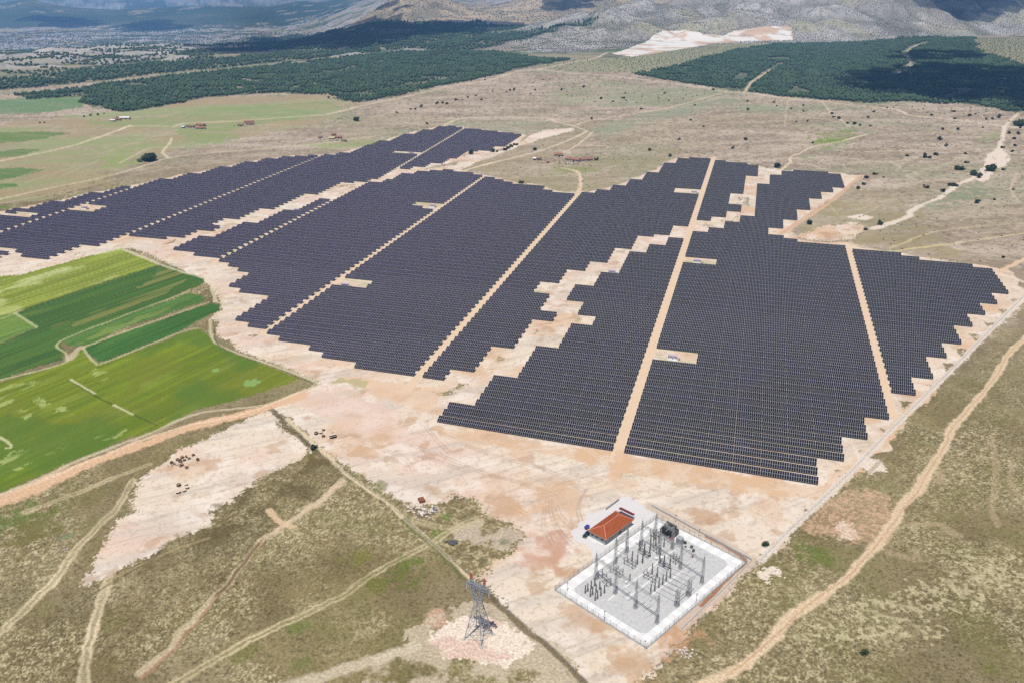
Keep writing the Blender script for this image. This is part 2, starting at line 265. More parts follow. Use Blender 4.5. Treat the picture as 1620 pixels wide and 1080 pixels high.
# ------------------------------------------------------------------ the ground sheet: fine fan grid round the survey point, real terrain heights
def build_ground():
    q = DETAIL
    az = np.concatenate([np.linspace(-75, -58, 24, endpoint=False), np.linspace(-58, 27, int(1420 * q), endpoint=False), np.linspace(27, 50, 30)]) * math.pi / 180
    d = np.radians(np.concatenate([np.linspace(66, 48, 60, endpoint=False), np.linspace(48, 5.6, int(860 * q))]))
    r = HC / np.tan(d); r1 = r[-1]
    r = np.concatenate([[8, 30, 60], r, np.arange(r1 + 8 / q, 4600, 8 / q), np.arange(4600, 8200, 22 / q), np.arange(8200, 11500, 40 / q), 11500 * 1.1 ** np.arange(0, 12)])
    A, R = np.meshgrid(az, r); X = (R * np.sin(A)).astype(np.float64); Y = R * np.cos(A)
    na, nr = len(az), len(r)
    Z, hk = terrain(X, Y, True); X = X.ravel(); Y = Y.ravel(); Z = Z.ravel(); hk = hk.ravel(); R = R.ravel()
    N = len(X); col = np.zeros((N, 3)); spk = np.full(N, 0.25); cls = np.zeros(N, np.int8)
    cls[hk > 0] = 3
    NZ = {}
    def fb(sx, sy, s, o=4, rot=0.0, sub=None):
        x, y = (X, Y) if sub is None else (X[sub], Y[sub])
        if rot: x, y = x * math.cos(rot) + y * math.sin(rot), -x * math.sin(rot) + y * math.cos(rot)
        return fbm(x / sx, y / sy, s, o)
    WX = (fb(14, 14, 41, 3) - 0.5); WY = (fb(14, 14, 43, 3) - 0.5); WX2 = fb(2.6, 2.6, 45, 2) - 0.5; WY2 = fb(2.6, 2.6, 47, 2) - 0.5
    def mix(i, c, a=1.0):
        a = np.asarray(a); a = a[:, None] if a.ndim else a
        col[i] = col[i] * (1 - a) + np.asarray(c) * a
    WX3 = vn(X / .7, Y / .7, 48) - .5; WY3 = vn(X / .7, Y / .7, 49) - .5
    def region(P, amp=6.0, fine=2.0, grit=1.2):
        P = np.asarray(P); m = amp + fine + grit + 1
        i = np.nonzero((X > P[:, 0].min() - m) & (X < P[:, 0].max() + m) & (Y > P[:, 1].min() - m) & (Y < P[:, 1].max() + m))[0]
        if len(i) == 0: return i
        return i[inside(P, X[i] + WX[i] * amp * 2 + WX2[i] * fine * 2 + WX3[i] * grit * 2, Y[i] + WY[i] * amp * 2 + WY2[i] * fine * 2 + WY3[i] * grit * 2)]
    def line(P, maxd, wob=1.0):
        """vertices within maxd of the polyline: index, signed distance, distance along"""
        P = np.asarray(P); I = []; D = []; S = []; NN = []; s0 = 0
        for a, b in zip(P[:-1], P[1:]):
            v = b - a; L = np.hypot(*v); u = v / max(L, 1e-6); m = maxd + wob
            i = np.nonzero((X > min(a[0], b[0]) - m) & (X < max(a[0], b[0]) + m) & (Y > min(a[1], b[1]) - m) & (Y < max(a[1], b[1]) + m))[0]
            x = X[i] - a[0] + WX[i] * wob * 2; y = Y[i] - a[1] + WY[i] * wob * 2
            t = np.clip(x * u[0] + y * u[1], 0, L); dx = x - t * u[0]; dy = y - t * u[1]; dd = np.hypot(dx, dy)
            k = dd < maxd; rr_ = np.hypot(X[i[k]], Y[i[k]]) + 1; NN.append(np.abs((X[i[k]] * u[1] - Y[i[k]] * u[0]) / rr_) * (rr_ ** 2 + HC ** 2) / HC * .00086 / q); I.append(i[k]); D.append(dd[k] * np.sign(dx[k] * u[1] - dy[k] * u[0] + 1e-9)); S.append(s0 + t[k]); s0 += L
        I = np.concatenate(I); D = np.concatenate(D); S = np.concatenate(S); NN = np.concatenate(NN)
        o = np.argsort(np.abs(D), kind='stable'); I = I[o]; _, f = np.unique(I, return_index=True)
        line.foot = NN[o][f]; return I[f], D[o][f], S[o][f]
    def smooth(P, n=6):           # Catmull-Rom
        P = np.asarray(P); Q = np.vstack([2 * P[0] - P[1], P, 2 * P[-1] - P[-2]]); out = []
        for k in range(1, len(Q) - 2):
            for t in np.arange(n) / n:
                out.append(0.5 * (2 * Q[k] + (Q[k + 1] - Q[k - 1]) * t + (2 * Q[k - 1] - 5 * Q[k] + 4 * Q[k + 1] - Q[k + 2]) * t * t + (3 * Q[k] - Q[k - 1] - 3 * Q[k + 1] + Q[k + 2]) * t ** 3))
        return np.array(out + [P[-1]])

    # --- dry plain
    big = fb(120, 120, 1, 4); mid = fb(28, 28, 2, 4); fin = fb(1.9, 1.9, 4, 3); sp = fb(0.6, 0.6, 6, 2); streak = fb(70, 20, 7, 6, 0.45)
    near = 1 - ss(430, 900, Y + 0.25 * X)
    olive = alb(136, 121, 85); straw = alb(212, 200, 160); dark = alb(92, 84, 54); mauve = alb(178, 161, 139); mauve2 = alb(200, 184, 166); oy = alb(160, 150, 108); gg = alb(146, 152, 118)
    a = near[:, None]
    col[:] = a * olive + (1 - a) * mauve
    allv = slice(None)
    mix(allv, mauve2, (1 - near) * ss(0.42, 0.76, streak) * 0.75)
    mix(allv, alb(152, 135, 118), (1 - near) * ss(0.52, 0.26, streak) * 0.7)
    mix(allv, oy, ss(0.46, 0.70, fb(170, 70, 9, 5, 0.3)) * (0.40 + 0.10 * near) * (1 - 0.4 * ss(600, 1100, R)))
    mix(allv, gg, ss(0.50, 0.70, fb(150, 80, 12, 5, 0.4)) * 0.5 * (1 - near))
    mix(allv, alb(100, 90, 60), near * ss(0.44, 0.78, mid) * 0.55)
    mix(allv, alb(150, 136, 104), near * ss(0.46, 0.74, fb(60, 40, 13, 5, 0.8)) * 0.7)
    # pale dry tussocks and dark herb spots as patches of their own
    patch = 0.12 + 0.88 * ss(0.38, 0.66, fb(46, 30, 14, 5, -0.5)); mix(allv, alb(112, 98, 62), near * ss(0.50, 0.34, fb(80, 55, 17, 5, -0.6)) * 0.5); mix(allv, alb(156, 142, 98), near * ss(0.54, 0.70, fb(70, 44, 24, 5, -0.4)) * 0.5)
    t = ss(0.44, 0.80, sp * 0.62 + fin * 0.42) * patch
    mix(allv, straw, near * t * 0.85)
    mix(allv, straw, near * ss(0.66, 0.80, fb(0.7, 0.7, 15, 2)) * 0.7 * patch)
    mix(allv, dark, near * ss(0.58, 0.80, fb(1.1, 1.1, 16, 2)) * 0.65)
    mix(allv, alb(122, 118, 66), near * ss(0.54, 0.74, fb(16, 16, 18, 5)) * 0.4)
    mix(allv, alb(120, 104, 88), (1 - near) * ss(0.58, 0.76, fb(4.5, 4.5, 19, 2)) * 0.45)
    mix(allv, alb(212, 196, 178), (1 - near) * ss(0.56, 0.74, fb(6, 3.5, 20, 3)) * 0.45); mix(allv, alb(222, 206, 186), (1 - near) * ss(0.035, 0.0, np.abs(fb(90, 60, 22, 4, 0.5) - 0.5)) * ss(0.5, 0.65, fb(200, 150, 26, 2)) * 0.5); mix(allv, alb(112, 100, 80), (1 - near) * ss(0.66, 0.76, fb(2.6, 2.6, 28, 2)) * 0.5)
    spk[:] = 0.14 + 0.26 * near
    # pastures on the left and behind
    P = pts([(-60, 330), (-60, 205), (60, 190), (180, 175), (330, 155), (520, 150), (560, 160), (520, 190), (470, 205), (400, 215), (330, 225), (270, 240), (200, 265), (120, 300), (60, 320)])
    i = region(P, 40, 8); n = fb(160, 50, 21, 4, 0.5, i)
    mix(i, alb(176, 168, 130), 0.5); mix(i, alb(152, 164, 106), ss(0.42, 0.66, n) * 0.65); mix(i, alb(172, 150, 112), ss(0.50, 0.36, n) * 0.6)
    for q_, c_, a_ in [([(375, 200), (470, 190), (545, 170), (520, 160), (450, 165), (330, 170), (270, 185), (150, 190), (150, 200), (280, 205), (300, 240), (360, 225)], (138, 160, 98), 0.75), ([(180, 245), (240, 222), (232, 232), (200, 262), (165, 265)], (142, 164, 84), 0.7),
                   ([(482, 228), (540, 222), (620, 215), (580, 232), (500, 238)], (150, 166, 104), 0.8), ([(540, 190), (660, 175), (640, 200), (600, 225), (550, 232)], (164, 160, 126), 0.4), ([(700, 195), (740, 189), (860, 189), (900, 205), (830, 210), (740, 204)], (150, 156, 128), 0.8),
                   ([(930, 205), (1020, 180), (1130, 155), (1180, 160), (1100, 178), (980, 205), (960, 225)], (152, 160, 132), 0.75), ([(860, 145), (960, 128), (1080, 138), (1150, 148), (1120, 165), (1000, 170), (860, 165)], (156, 160, 126), 0.7),
                   ([(1280, 225), (1310, 208), (1345, 205), (1350, 218), (1320, 226), (1295, 235)], (126, 148, 66), 1.0), ([(1270, 240), (1330, 225), (1380, 208), (1375, 200), (1340, 232), (1260, 258)], (150, 158, 118), 0.8),
                   ([(1465, 328), (1520, 300), (1570, 280), (1545, 305), (1490, 328), (1470, 335)], (140, 148, 118), 0.95), ([(1550, 215), (1570, 207), (1580, 215), (1565, 240), (1552, 232)], (150, 158, 112), 0.9), ([(800, 290), (900, 250), (1010, 245), (1060, 235), (1080, 240), (1000, 285), (900, 305)], (158, 150, 112), 0.8),
                   ([(850, 268), (895, 262), (950, 266), (930, 276), (870, 275)], (132, 150, 80), 0.5), ([(1330, 290), (1420, 310), (1500, 390), (1580, 425), (1420, 395), (1370, 385), (1245, 368), (1310, 322)], (158, 146, 106), 0.75), ([(1180, 165), (1260, 170), (1270, 178), (1180, 180)], (150, 160, 126), 0.6),
                   ([(700, 255), (760, 240), (830, 232), (880, 210), (930, 212), (890, 245), (820, 280), (740, 268)], (164, 150, 116), 0.7)]:
        i = region(pts(q_), 26, 6); mix(i, alb(*c_), a_ * (0.30 + 0.65 * ss(0.34, 0.66, fb(50, 16, 23, 5, 0.3, i))))
    for q_, c_ in [([(-40, 211), (67, 208), (110, 211), (67, 220), (-40, 232)], (110, 134, 72)), ([(-40, 243), (37, 236), (63, 237), (33, 247), (-40, 254)], (108, 130, 76)), ([(-40, 270), (30, 265), (72, 269), (33, 280), (-40, 292)], (96, 128, 66)),
                   ([(-40, 294), (25, 290), (28, 294), (-40, 308)], (100, 130, 66)), ([(-40, 327), (23, 327), (-40, 338)], (100, 132, 58)), ([(-40, 159), (123, 153), (134, 158), (133, 169), (60, 180), (-40, 181)], (112, 142, 96))]:
        i = region(pts(q_), 5, 2); mix(i, alb(*c_), 0.7 + 0.3 * ss(0.3, 0.7, fb(60, 7, 25, 3, 0.0, i))); cls[i] = 2
    # --- far valley: patchwork of strips, scrub, pale tracks
    far = (R > 2050) & (hk == 0)
    i = np.nonzero(far)[0]
    n = fb(520, 110, 27, 3, 0.55, i); n2 = fb(260, 60, 29, 3, 0.6, i); w = ss(2050, 2500, R[i])
    mix(i, alb(126, 124, 98), 0.75 * w); mix(i, alb(178, 162, 138), ss(0.55, 0.64, n) * 0.7 * w); mix(i, alb(104, 122, 84), ss(0.46, 0.40, n) * 0.8 * w); mix(i, alb(176, 160, 140), ss(0.56, 0.62, n2) * 0.6 * w)
    mix(i, alb(86, 98, 76), ss(0.5, 0.62, fb(60, 60, 33, 3, 0, i)) * 0.7 * w)
    # --- hills
    i = np.nonzero(hk == 1)[0]; n = fb(90, 90, 51, 5, 0, i); n2 = fb(14, 14, 53, 3, 0, i); n3 = fb(240, 240, 55, 3, 0, i)
    mix(i, alb(176, 171, 165)); mix(i, alb(206, 202, 198), ss(0.48, 0.78, n) * 0.6); mix(i, alb(150, 145, 134), ss(0.50, 0.30, n) * 0.5); mix(i, alb(182, 178, 130), ss(0.62, 0.74, n3) * 0.45); mix(i, alb(122, 116, 108), ss(0.52, 0.72, n2) * 0.5); rg_ = np.abs(fb(330, 330, 8, 3, 0, i) - 0.5) * 2; rg_ = np.abs(fbm(X[i] / 330 + 9, Y[i] / 330, 8, 3) - 0.5) * 2; mix(i, alb(118, 118, 102), ss(0.16, 0.02, rg_) * 0.6)
    i = np.nonzero(hk == 2)[0]; n = fb(160, 160, 57, 5, 0, i); n2 = fb(22, 22, 59, 3, 0, i)
    mix(i, alb(178, 162, 138)); mix(i, alb(124, 122, 104), ss(0.54, 0.68, n) * 0.6); mix(i, alb(204, 186, 158), ss(0.48, 0.32, n) * 0.5); mix(i, alb(122, 110, 92), ss(0.52, 0.70, n2) * 0.55)
    i = np.nonzero(hk == 3)[0]; n = fb(700, 900, 61, 5, 0, i)
    mix(i, alb(78, 90, 70)); mix(i, alb(136, 128, 104), ss(0.52, 0.72, n) * 0.6); mix(i, alb(56, 70, 52), ss(0.48, 0.30, n) * 0.7); mix(i, alb(190, 176, 150), ss(0.66, 0.72, fb(200, 260, 63, 4, 0, i)) * 0.6)
    # scrubby ground below the hills
    for q_, c_, a_ in [([(780, 90), (900, 96), (970, 92), (1080, 102), (1010, 116), (900, 112), (850, 104)], (160, 156, 120), 0.7), ([(1000, 86), (1150, 70), (1250, 66), (1230, 72), (1150, 85), (1080, 105), (1000, 117), (960, 96)], (162, 160, 122), 0.7),
                       ([(1540, 60), (1620, 62), (1700, 80), (1700, 120), (1620, 108), (1550, 84)], (164, 160, 120), 0.8), ([(650, 78), (780, 60), (840, 52), (800, 82), (720, 88)], (158, 150, 138), 0.8)]:
        i = region(pts(q_, True), 14, 5); mix(i, alb(*c_), a_)
    for P in FORESTS:
        i = region(P, 12, 6); n = fb(60, 12, 65, 4, 0.25, i)
        mix(i, alb(92, 104, 80), 0.9); mix(i, alb(172, 160, 138), ss(0.64, 0.72, n) * 0.8); cls[i] = np.where(cls[i] == 0, 6, cls[i])
    i = region(QUARRY, 5, 3); n = fb(60, 60, 67, 4, 0, i); mix(i, alb(240, 234, 228)); mix(i, alb(212, 176, 146), ss(0.48, 0.62, n) * 0.85); mix(i, alb(170, 160, 146), ss(0.60, 0.70, fb(90, 14, 66, 4, 0.2, i)) * 0.7); cls[i] = 4

    # --- bare construction soil
    cream = alb(233, 217, 197); pinkc = alb(227, 198, 180); tan = alb(220, 185, 150); brown = alb(188, 148, 112); greyc = alb(206, 196, 184)
    def bare(i, tanw=0.0, rough=1.0):
        n = fb(34, 34, 71, 5, 0, i); n2 = fb(24, 24, 73, 6, 0, i); n3 = fb(9, 9, 75, 5, 0, i); n4 = fb(46, 7, 77, 5, 0.6, i)
        mix(i, cream); mix(i, pinkc, ss(0.44, 0.70, n) * 0.7); mix(i, tan, np.clip(ss(0.50, 0.76, n2) * 0.7 + tanw, 0, 1)); mix(i, greyc, ss(0.48, 0.70, n4) * 0.55 * rough)
        mix(i, alb(246, 236, 224), ss(0.52, 0.72, fb(12, 12, 79, 4, 0, i)) * 0.5); mix(i, brown, ss(0.62, 0.74, n3) * 0.5 * rough); mix(i, alb(176, 156, 134), ss(0.56, 0.80, fb(1.4, 1.4, 81, 3, 0, i)) * 0.45); mix(i, alb(180, 160, 140), ss(0.60, 0.72, fb(30, 1.6, 84, 3, 0.75, i)) * 0.3 * rough)
        cls[i] = 5; spk[i] = 0.10
    for P in [BLOCKS['A'], BLOCKS['B'], BLOCKS['D']]:
        ctr = P.mean(0)
        i = region(P, 0.5, 0.5); bare(i, 0.15, 0.4); mix(i, alb(176, 178, 132), ss(0.50, 0.62, fb(30, 5, 83, 3, 0, i)) * 0.55)
        I, D, S = line(np.vstack([P, P[:1]]), 11, 3.0); k = np.abs(D) < 6.5 + 4 * vn(S / 12, S * 0, 3); bare(I[k], 0.2, 0.6)
    for q_ in SAND_PX: bare(region(pts(q_), 4, 2.0, 2.4))
    i = region(pts([(985, 716), (1090, 735), (1294, 771), (1340, 735), (1410, 668), (1460, 622), (1485, 612), (1345, 760), (1300, 790), (1150, 775), (980, 745), (840, 712), (690, 690), (690, 675)]), 4, 1.5); n = fb(9, 9, 85, 4, 0, i); mix(i, tan, 0.5 + 0.5 * ss(0.4, 0.6, n))
    i = region(pts([(560, 592), (660, 607), (715, 612), (690, 640), (660, 650), (560, 612), (520, 602)]), 5, 2); mix(i, alb(226, 190, 156), 0.6); mix(i, alb(176, 172, 118), ss(0.56, 0.64, fb(12, 12, 86, 3, 0, i)) * 0.7)
    i = region(pts([(490, 612), (600, 640), (660, 690), (600, 700), (520, 660), (470, 640)]), 6, 2); mix(i, pinkc, 0.55)
    for (x, y, rr, c_) in [(652, 665, 5.5, (196, 156, 118)), (600, 695, 6, (206, 170, 132)), (690, 650, 4, (206, 164, 128)), (800, 800, 7, (196, 156, 122)), (870, 790, 14, (214, 176, 138)), (1115, 812, 7, (188, 146, 106)), (880, 860, 8, (196, 150, 116)), (868, 890, 7, (200, 158, 120)), (905, 905, 7, (196, 156, 118)), (925, 975, 8, (196, 158, 122)), (960, 985, 7, (196, 158, 122)),
                           (1000, 1050, 8, (200, 164, 126)), (1060, 1018, 6, (198, 156, 118)), (1075, 995, 7, (194, 150, 112)), (860, 870, 10, (206, 160, 140)), (520, 720, 5, (214, 178, 146)), (575, 715, 6, (216, 180, 144)), (690, 980, 5, (226, 186, 160)), (815, 1010, 6, (214, 176, 150)), (760, 825, 0, (0, 0, 0))]:
        if rr:
            cx, cy = gp(x, y); i = np.nonzero((np.abs(X - cx) < rr * 2.2) & (np.abs(Y - cy) < rr * 2.2))[0]
            dd = np.hypot(X[i] - cx, Y[i] - cy) / rr + (fb(5, 5, 87, 6, 0, i) - 0.5) * 3.0; mix(i, alb(*c_), ss(1.35, 0.4, dd) * 0.6)
    # grass that has come back on the inside of the fence
    for q_ in [[(592, 768), (640, 800), (700, 805), (722, 795), (745, 786), (792, 822), (815, 838), (832, 846), (800, 872), (770, 900), (745, 910), (690, 860), (640, 818)], [(880, 770), (1180, 860), (1180, 860)]]:
        i = region(pts(q_), 4, 1.5); n = fb(1.0, 1.0, 88, 2, 0, i); mix(i, alb(140, 124, 88), 0.85); mix(i, straw, ss(0.5, 0.68, n) * 0.6); mix(i, dark, ss(0.5, 0.7, fb(3, 3, 89, 3, 0, i)) * 0.5); spk[i] = 0.35; cls[i] = 0
    i = region(pts([(700, 840), (770, 815), (830, 850), (800, 872), (730, 862)]), 4, 2); mix(i, alb(206, 190, 170), ss(0.5, 0.6, fb(9, 9, 90, 3, 0, i)) * 0.7)
    for (x, y, rr, c_) in [(690, 845, 4.5, (98, 120, 40)), (708, 817, 2.5, (90, 124, 34)), (597, 770, 4, (110, 116, 50)), (803, 857, 4, (84, 104, 50)), (1288, 876, 7.5, (96, 116, 40)), (1180, 895, 2.5, (104, 130, 40)), (640, 905, 9, (104, 112, 46)), (590, 925, 6, (112, 118, 50)), (655, 888, 5, (100, 118, 44)), (565, 880, 6, (126, 124, 60)),
                           (20, 822, 12, (96, 124, 46)), (60, 830, 14, (110, 112, 54)), (40, 845, 10, (120, 112, 60)), (380, 1030, 6, (116, 116, 56)), (480, 1045, 4, (110, 118, 60)), (470, 990, 5, (110, 122, 56)), (920, 505, 5, (120, 142, 66)), (927, 499, 3, (110, 138, 50)), (852, 461, 3, (140, 160, 80)), (1592, 1025, 2.5, (110, 116, 40)), (1566, 1058, 2.5, (110, 116, 50)), (100, 850, 3, (120, 140, 110))]:
        cx, cy = gp(x, y); i = np.nonzero((np.abs(X - cx) < rr * 2.4) & (np.abs(Y - cy) < rr * 2.4))[0]
        dd = np.hypot(X[i] - cx, Y[i] - cy) / rr + (fb(4, 4, 91, 4, 0, i) - 0.5) * 2.8; mix(i, alb(*c_), ss(1.25, 0.3, dd) * 0.6)
    # pale ground at the pylon, quarry-like scrapes, orange patch by the eastern corner
    i = region(pts([(560, 1090), (600, 1035), (650, 990), (700, 965), (745, 950), (800, 960), (860, 1010), (940, 1090)]), 8, 3); n = fb(7, 7, 92, 4, 0, i); mix(i, alb(206, 190, 166), ss(0.36, 0.54, n) * 0.75)
    i = region(pts([(680, 1005), (700, 985), (745, 975), (790, 980), (832, 1000), (842, 1030), (800, 1058), (740, 1050), (700, 1040)]), 5, 2); mix(i, alb(238, 222, 204), 0.92); mix(i, alb(214, 178, 160), ss(0.58, 0.66, fb(8, 8, 93, 3, 0, i)) * 0.6)
    i = region(pts([(1262, 372), (1290, 360), (1353, 353), (1372, 362), (1348, 378), (1307, 383), (1250, 375)]), 6, 3, 3); bare(i, 0.25, 1.2)
    for q_ in [[(1337, 343), (1363, 338), (1382, 344), (1372, 349), (1350, 346)], [(1200, 905), (1215, 892), (1235, 898), (1240, 912), (1225, 908), (1212, 920)], [(1318, 850), (1325, 825), (1345, 828), (1360, 850), (1340, 852)], [(65, 692), (73, 682), (88, 690), (78, 697)],
               [(1555, 262), (1560, 245), (1580, 232), (1600, 250), (1592, 262), (1570, 268)], [(1545, 285), (1560, 270), (1572, 272), (1560, 288)], [(832, 217), (850, 210), (880, 208), (905, 203), (908, 207), (880, 214), (850, 220)], [(1345, 700), (1370, 722), (1390, 730), (1398, 745), (1370, 748)]]:
        i = region(pts(q_), 3, 1.5); mix(i, alb(236, 220, 204), 0.9)
    i = region(pts([(1290, 800), (1340, 770), (1400, 790), (1425, 815), (1390, 860), (1340, 855), (1290, 845), (1280, 830)]), 8, 3); mix(i, alb(206, 172, 140), 0.35 + 0.5 * ss(0.5, 0.6, fb(1.3, 1.3, 94, 2, 0, i)))
    i = region(pts([(1500, 900), (1600, 880), (1620, 930), (1560, 950), (1420, 1010), (1300, 1040), (1260, 1000), (1380, 960)]), 14, 5); mix(i, straw, ss(0.46, 0.62, fb(1.6, 1.6, 95, 3, 0, i)) * 0.6)
    i = region(pts([(204, 893), (261, 870), (330, 830), (400, 770), (500, 715), (530, 735), (545, 760), (480, 800), (420, 850), (330, 900), (240, 930)]), 14, 4, 3); mix(i, alb(98, 86, 54), 0.25 + 0.45 * ss(0.35, 0.65, fb(9, 9, 96, 4, 0, i)))
    # --- fields
    dirF = np.array(gp(253, 418)) - np.array(gp(0, 500)); rotF = math.atan2(dirF[1], dirF[0])
    def crop(P, c0, c1, c2, amp=0.6, stripes=6.0, fleck=0.5):
        i = region(P, amp, 0.5); n = fb(120, stripes, 101, 4, rotF, i); n2 = fb(14, 14, 103, 4, rotF, i); n3 = fb(60, 9, 105, 3, rotF, i)
        mix(i, alb(*c0)); mix(i, alb(*c1), ss(0.50, 0.66, n) * 0.9); mix(i, alb(*c2), ss(0.57, 0.68, n3 * 0.6 + n2 * 0.4) * fleck); mix(i, alb(70, 92, 30), ss(0.6, 0.75, fb(1.2, 1.2, 107, 2, rotF, i)) * 0.25)
        px_ = X[i] * math.cos(rotF) + Y[i] * math.sin(rotF); py_ = -X[i] * math.sin(rotF) + Y[i] * math.cos(rotF); wv = py_ + (fb(40, 40, 117, 2, 0, i) - .5) * 3
        mix(i, alb(*[q_ * .80 for q_ in c0]), ss(0.35, 0.8, vn(px_ / 60, wv / 1.5, 119)) * 0.45); mix(i, alb(*[min(255, q_ * 1.18) for q_ in c0]), ss(0.55, 0.85, vn(px_ / 45, wv / 2.2, 121)) * 0.4)
        tr_ = np.abs((wv / 15.0) % 1 - .5) * 15; mix(i, alb(*c2), (np.abs(tr_ - 1.0) < .35) * 0.28)
        cls[i] = 2; spk[i] = 0.16; return i
    crop(pts([(-80, 640), (-80, 440), (33, 435), (133, 407), (193, 393), (243, 413), (253, 420), (187, 441), (0, 503)]), (142, 154, 60), (124, 140, 44), (194, 200, 130), 2, 6, 0.9)
    crop(pts([(-80, 565), (-80, 520), (0, 500), (23, 495), (58, 517), (0, 542)]), (110, 142, 60), (124, 148, 66), (150, 165, 90))
    crop(pts([(257, 418), (290, 428), (320, 440), (325, 446), (293, 462), (200, 500), (97, 537), (93, 543), (103, 553), (100, 567), (40, 587), (-80, 625), (-80, 565), (0, 543), (60, 518), (25, 497), (40, 488), (187, 438)]), (72, 106, 46), (84, 116, 46), (128, 138, 66), 2.4, 5, 0.45)
    i = region(pts([(257, 420), (290, 429), (300, 436), (260, 465), (120, 520), (110, 510), (230, 450)]), 3, 1.5); n = fb(160, 4.5, 109, 3, rotF, i); mix(i, alb(134, 134, 70), ss(0.42, 0.62, n) * 0.85)
    crop(pts([(100, 537), (200, 500), (300, 463), (322, 471), (320, 478), (187, 523), (140, 547), (110, 547)]), (80, 118, 52), (94, 130, 58), (150, 166, 84), 2.0, 5, 0.6)
    crop(pts([(333, 480), (348, 484), (347, 490), (277, 527), (167, 571), (157, 573), (140, 560), (133, 550), (200, 525)]), (64, 106, 46), (72, 114, 50), (106, 138, 66), 1.0, 5, 0.4)
    i = crop(pts([(313, 520), (330, 529), (337, 541), (400, 570), (473, 598), (460, 604), (383, 629), (317, 646), (247, 680), (204, 692), (134, 720), (61, 753), (-80, 812), (-80, 640), (0, 604), (93, 578), (110, 568), (123, 552), (131, 554), (147, 574), (167, 575), (283, 529)]), (122, 138, 34), (104, 126, 32), (136, 148, 60), 1.5, 12, 0.6)
    mix(i, alb(120, 124, 40), ss(0.5, 0.66, fb(40, 30, 111, 4, rotF, i)) * 0.5); mix(i, alb(84, 118, 40), ss(0.5, 0.64, fb(50, 34, 113, 4, rotF + 1, i)) * 0.6)
    for q_ in [[(0, 615), (50, 602), (55, 615), (20, 640), (60, 650), (40, 668), (0, 650)], [(60, 625), (110, 640), (120, 655), (80, 645)], [(255, 632), (275, 628), (280, 640), (258, 645)], [(150, 690), (200, 676), (205, 684), (165, 695)], [(0, 735), (40, 712), (90, 700), (100, 712), (50, 725), (0, 745)], [(130, 590), (160, 585), (190, 598), (150, 600)], [(240, 700 - 65), (255, 640), (250, 645), (238, 641)]]:
        i = region(pts(q_), 6, 2.5); mix(i, alb(176, 188, 112), ss(0.42, 0.66, fb(16, 4, 115, 5, rotF, i)) * 0.75)
    for (x, y, rr) in [(341, 585, 2.6), (398, 605, 4.5)]:
        cx, cy = gp(x, y); i = np.nonzero(np.hypot(X - cx, (Y - cy)) < rr * (0.7 + 0.6 * vn(X / 2, Y / 2, 5)))[0]; mix(i, alb(140, 176, 100), 0.8)
    def trail(q_, w, c_, a_=1.0, wob=1.2, ruts=None, klass=1, far_=False, soft=0.35):
        Q_ = smooth(pts(q_, far_)); rm = np.hypot(*Q_.mean(0)); I, D, S = line(Q_, w * 1.6 + 2 + (rm * rm / HC * .0012 if rm > 700 else 0), wob); foot = line.foot; D = np.abs(D + w * .22 * (WX2[I] * 2)); e = w / 2 * (0.62 + 0.42 * vn(S / 7, S * 0, 9) + 0.42 * vn(S / 31, S * 0, 19)); g_ = np.maximum(e, foot * .75)
        k = ss(g_ * (1 + soft), g_ * (1 - soft), D) * a_ * np.clip(e / g_, .35, 1)
        if ruts:
            ct = ss(0.30, 0.12, D / w); k = k * (1 - ct * ruts) * (0.55 + 0.6 * vn(S / 9, S * 0 + 3, 29))
        mix(I, alb(*c_), k); m = k > 0.55; cls[I[m]] = klass
    # field edges, ditches and footpaths
    for q_, w, c_ in [([(197, 395), (233, 410), (277, 427), (327, 442), (337, 460), (340, 477)], 3, (228, 212, 184)), ([(345, 455), (350, 470), (340, 477)], 2, (210, 196, 168)), ([(340, 477), (372, 486), (345, 497), (333, 508), (335, 533), (345, 545), (383, 561), (450, 585), (503, 607), (470, 621), (417, 640), (333, 650), (283, 664), (247, 682), (204, 697), (134, 724), (61, 757), (-60, 806)], 2.2, (216, 204, 172)),
                      ([(-40, 610), (93, 577), (105, 560), (95, 540), (200, 498), (300, 460)], 1.6, (206, 202, 150)), ([(22, 496), (40, 487), (187, 440), (260, 415)], 1.4, (140, 138, 78)), ([(23, 495), (58, 517)], 1.8, (200, 204, 150)), ([(110, 567), (125, 551), (130, 550)], 4, (214, 196, 168)), ([(130, 550), (150, 573), (170, 572), (283, 526), (313, 519)], 1.5, (200, 200, 150)), ([(135, 548), (200, 524), (330, 478)], 2.0, (196, 190, 140)), ([(0, 505), (23, 497)], 1.5, (190, 190, 120))]:
        trail(q_, w, c_, 0.65, 0.8, None, 1)
    for q_, w, c_ in [([(108, 600), (150, 625), (200, 650), (247, 672)], 0.9, (66, 80, 34)), ([(345, 510), (340, 520), (345, 545), (383, 563), (450, 587), (500, 607)], 1.0, (96, 92, 60)), ([(500, 608), (470, 624), (417, 643), (333, 652), (283, 667), (204, 702), (134, 730)], 1.3, (150, 128, 96)), ([(160, 1000), (160, 1000.5)], 0.1, (90, 90, 60))]:
        trail(q_, w, c_, 0.8, 0.4, None, 2)
    for q_ in [[(112, 600), (125, 608), (150, 622)], [(180, 640), (210, 655)], [(0, 691), (15, 700), (18, 707), (10, 708)]]: trail(q_, 1.3, (210, 206, 160), 0.8, 0.4, None, 2)
    # --- roads and tracks
    trail([(-60, 815), (40, 778), (130, 738), (215, 705), (290, 680), (360, 660), (430, 642), (480, 625)], 8, (224, 186, 150), 0.95, 1.5); trail([(-60, 805), (60, 762), (134, 732), (215, 698), (300, 672), (380, 655), (440, 634), (495, 612)], 2.5, (236, 206, 176), 0.7, 1.0)
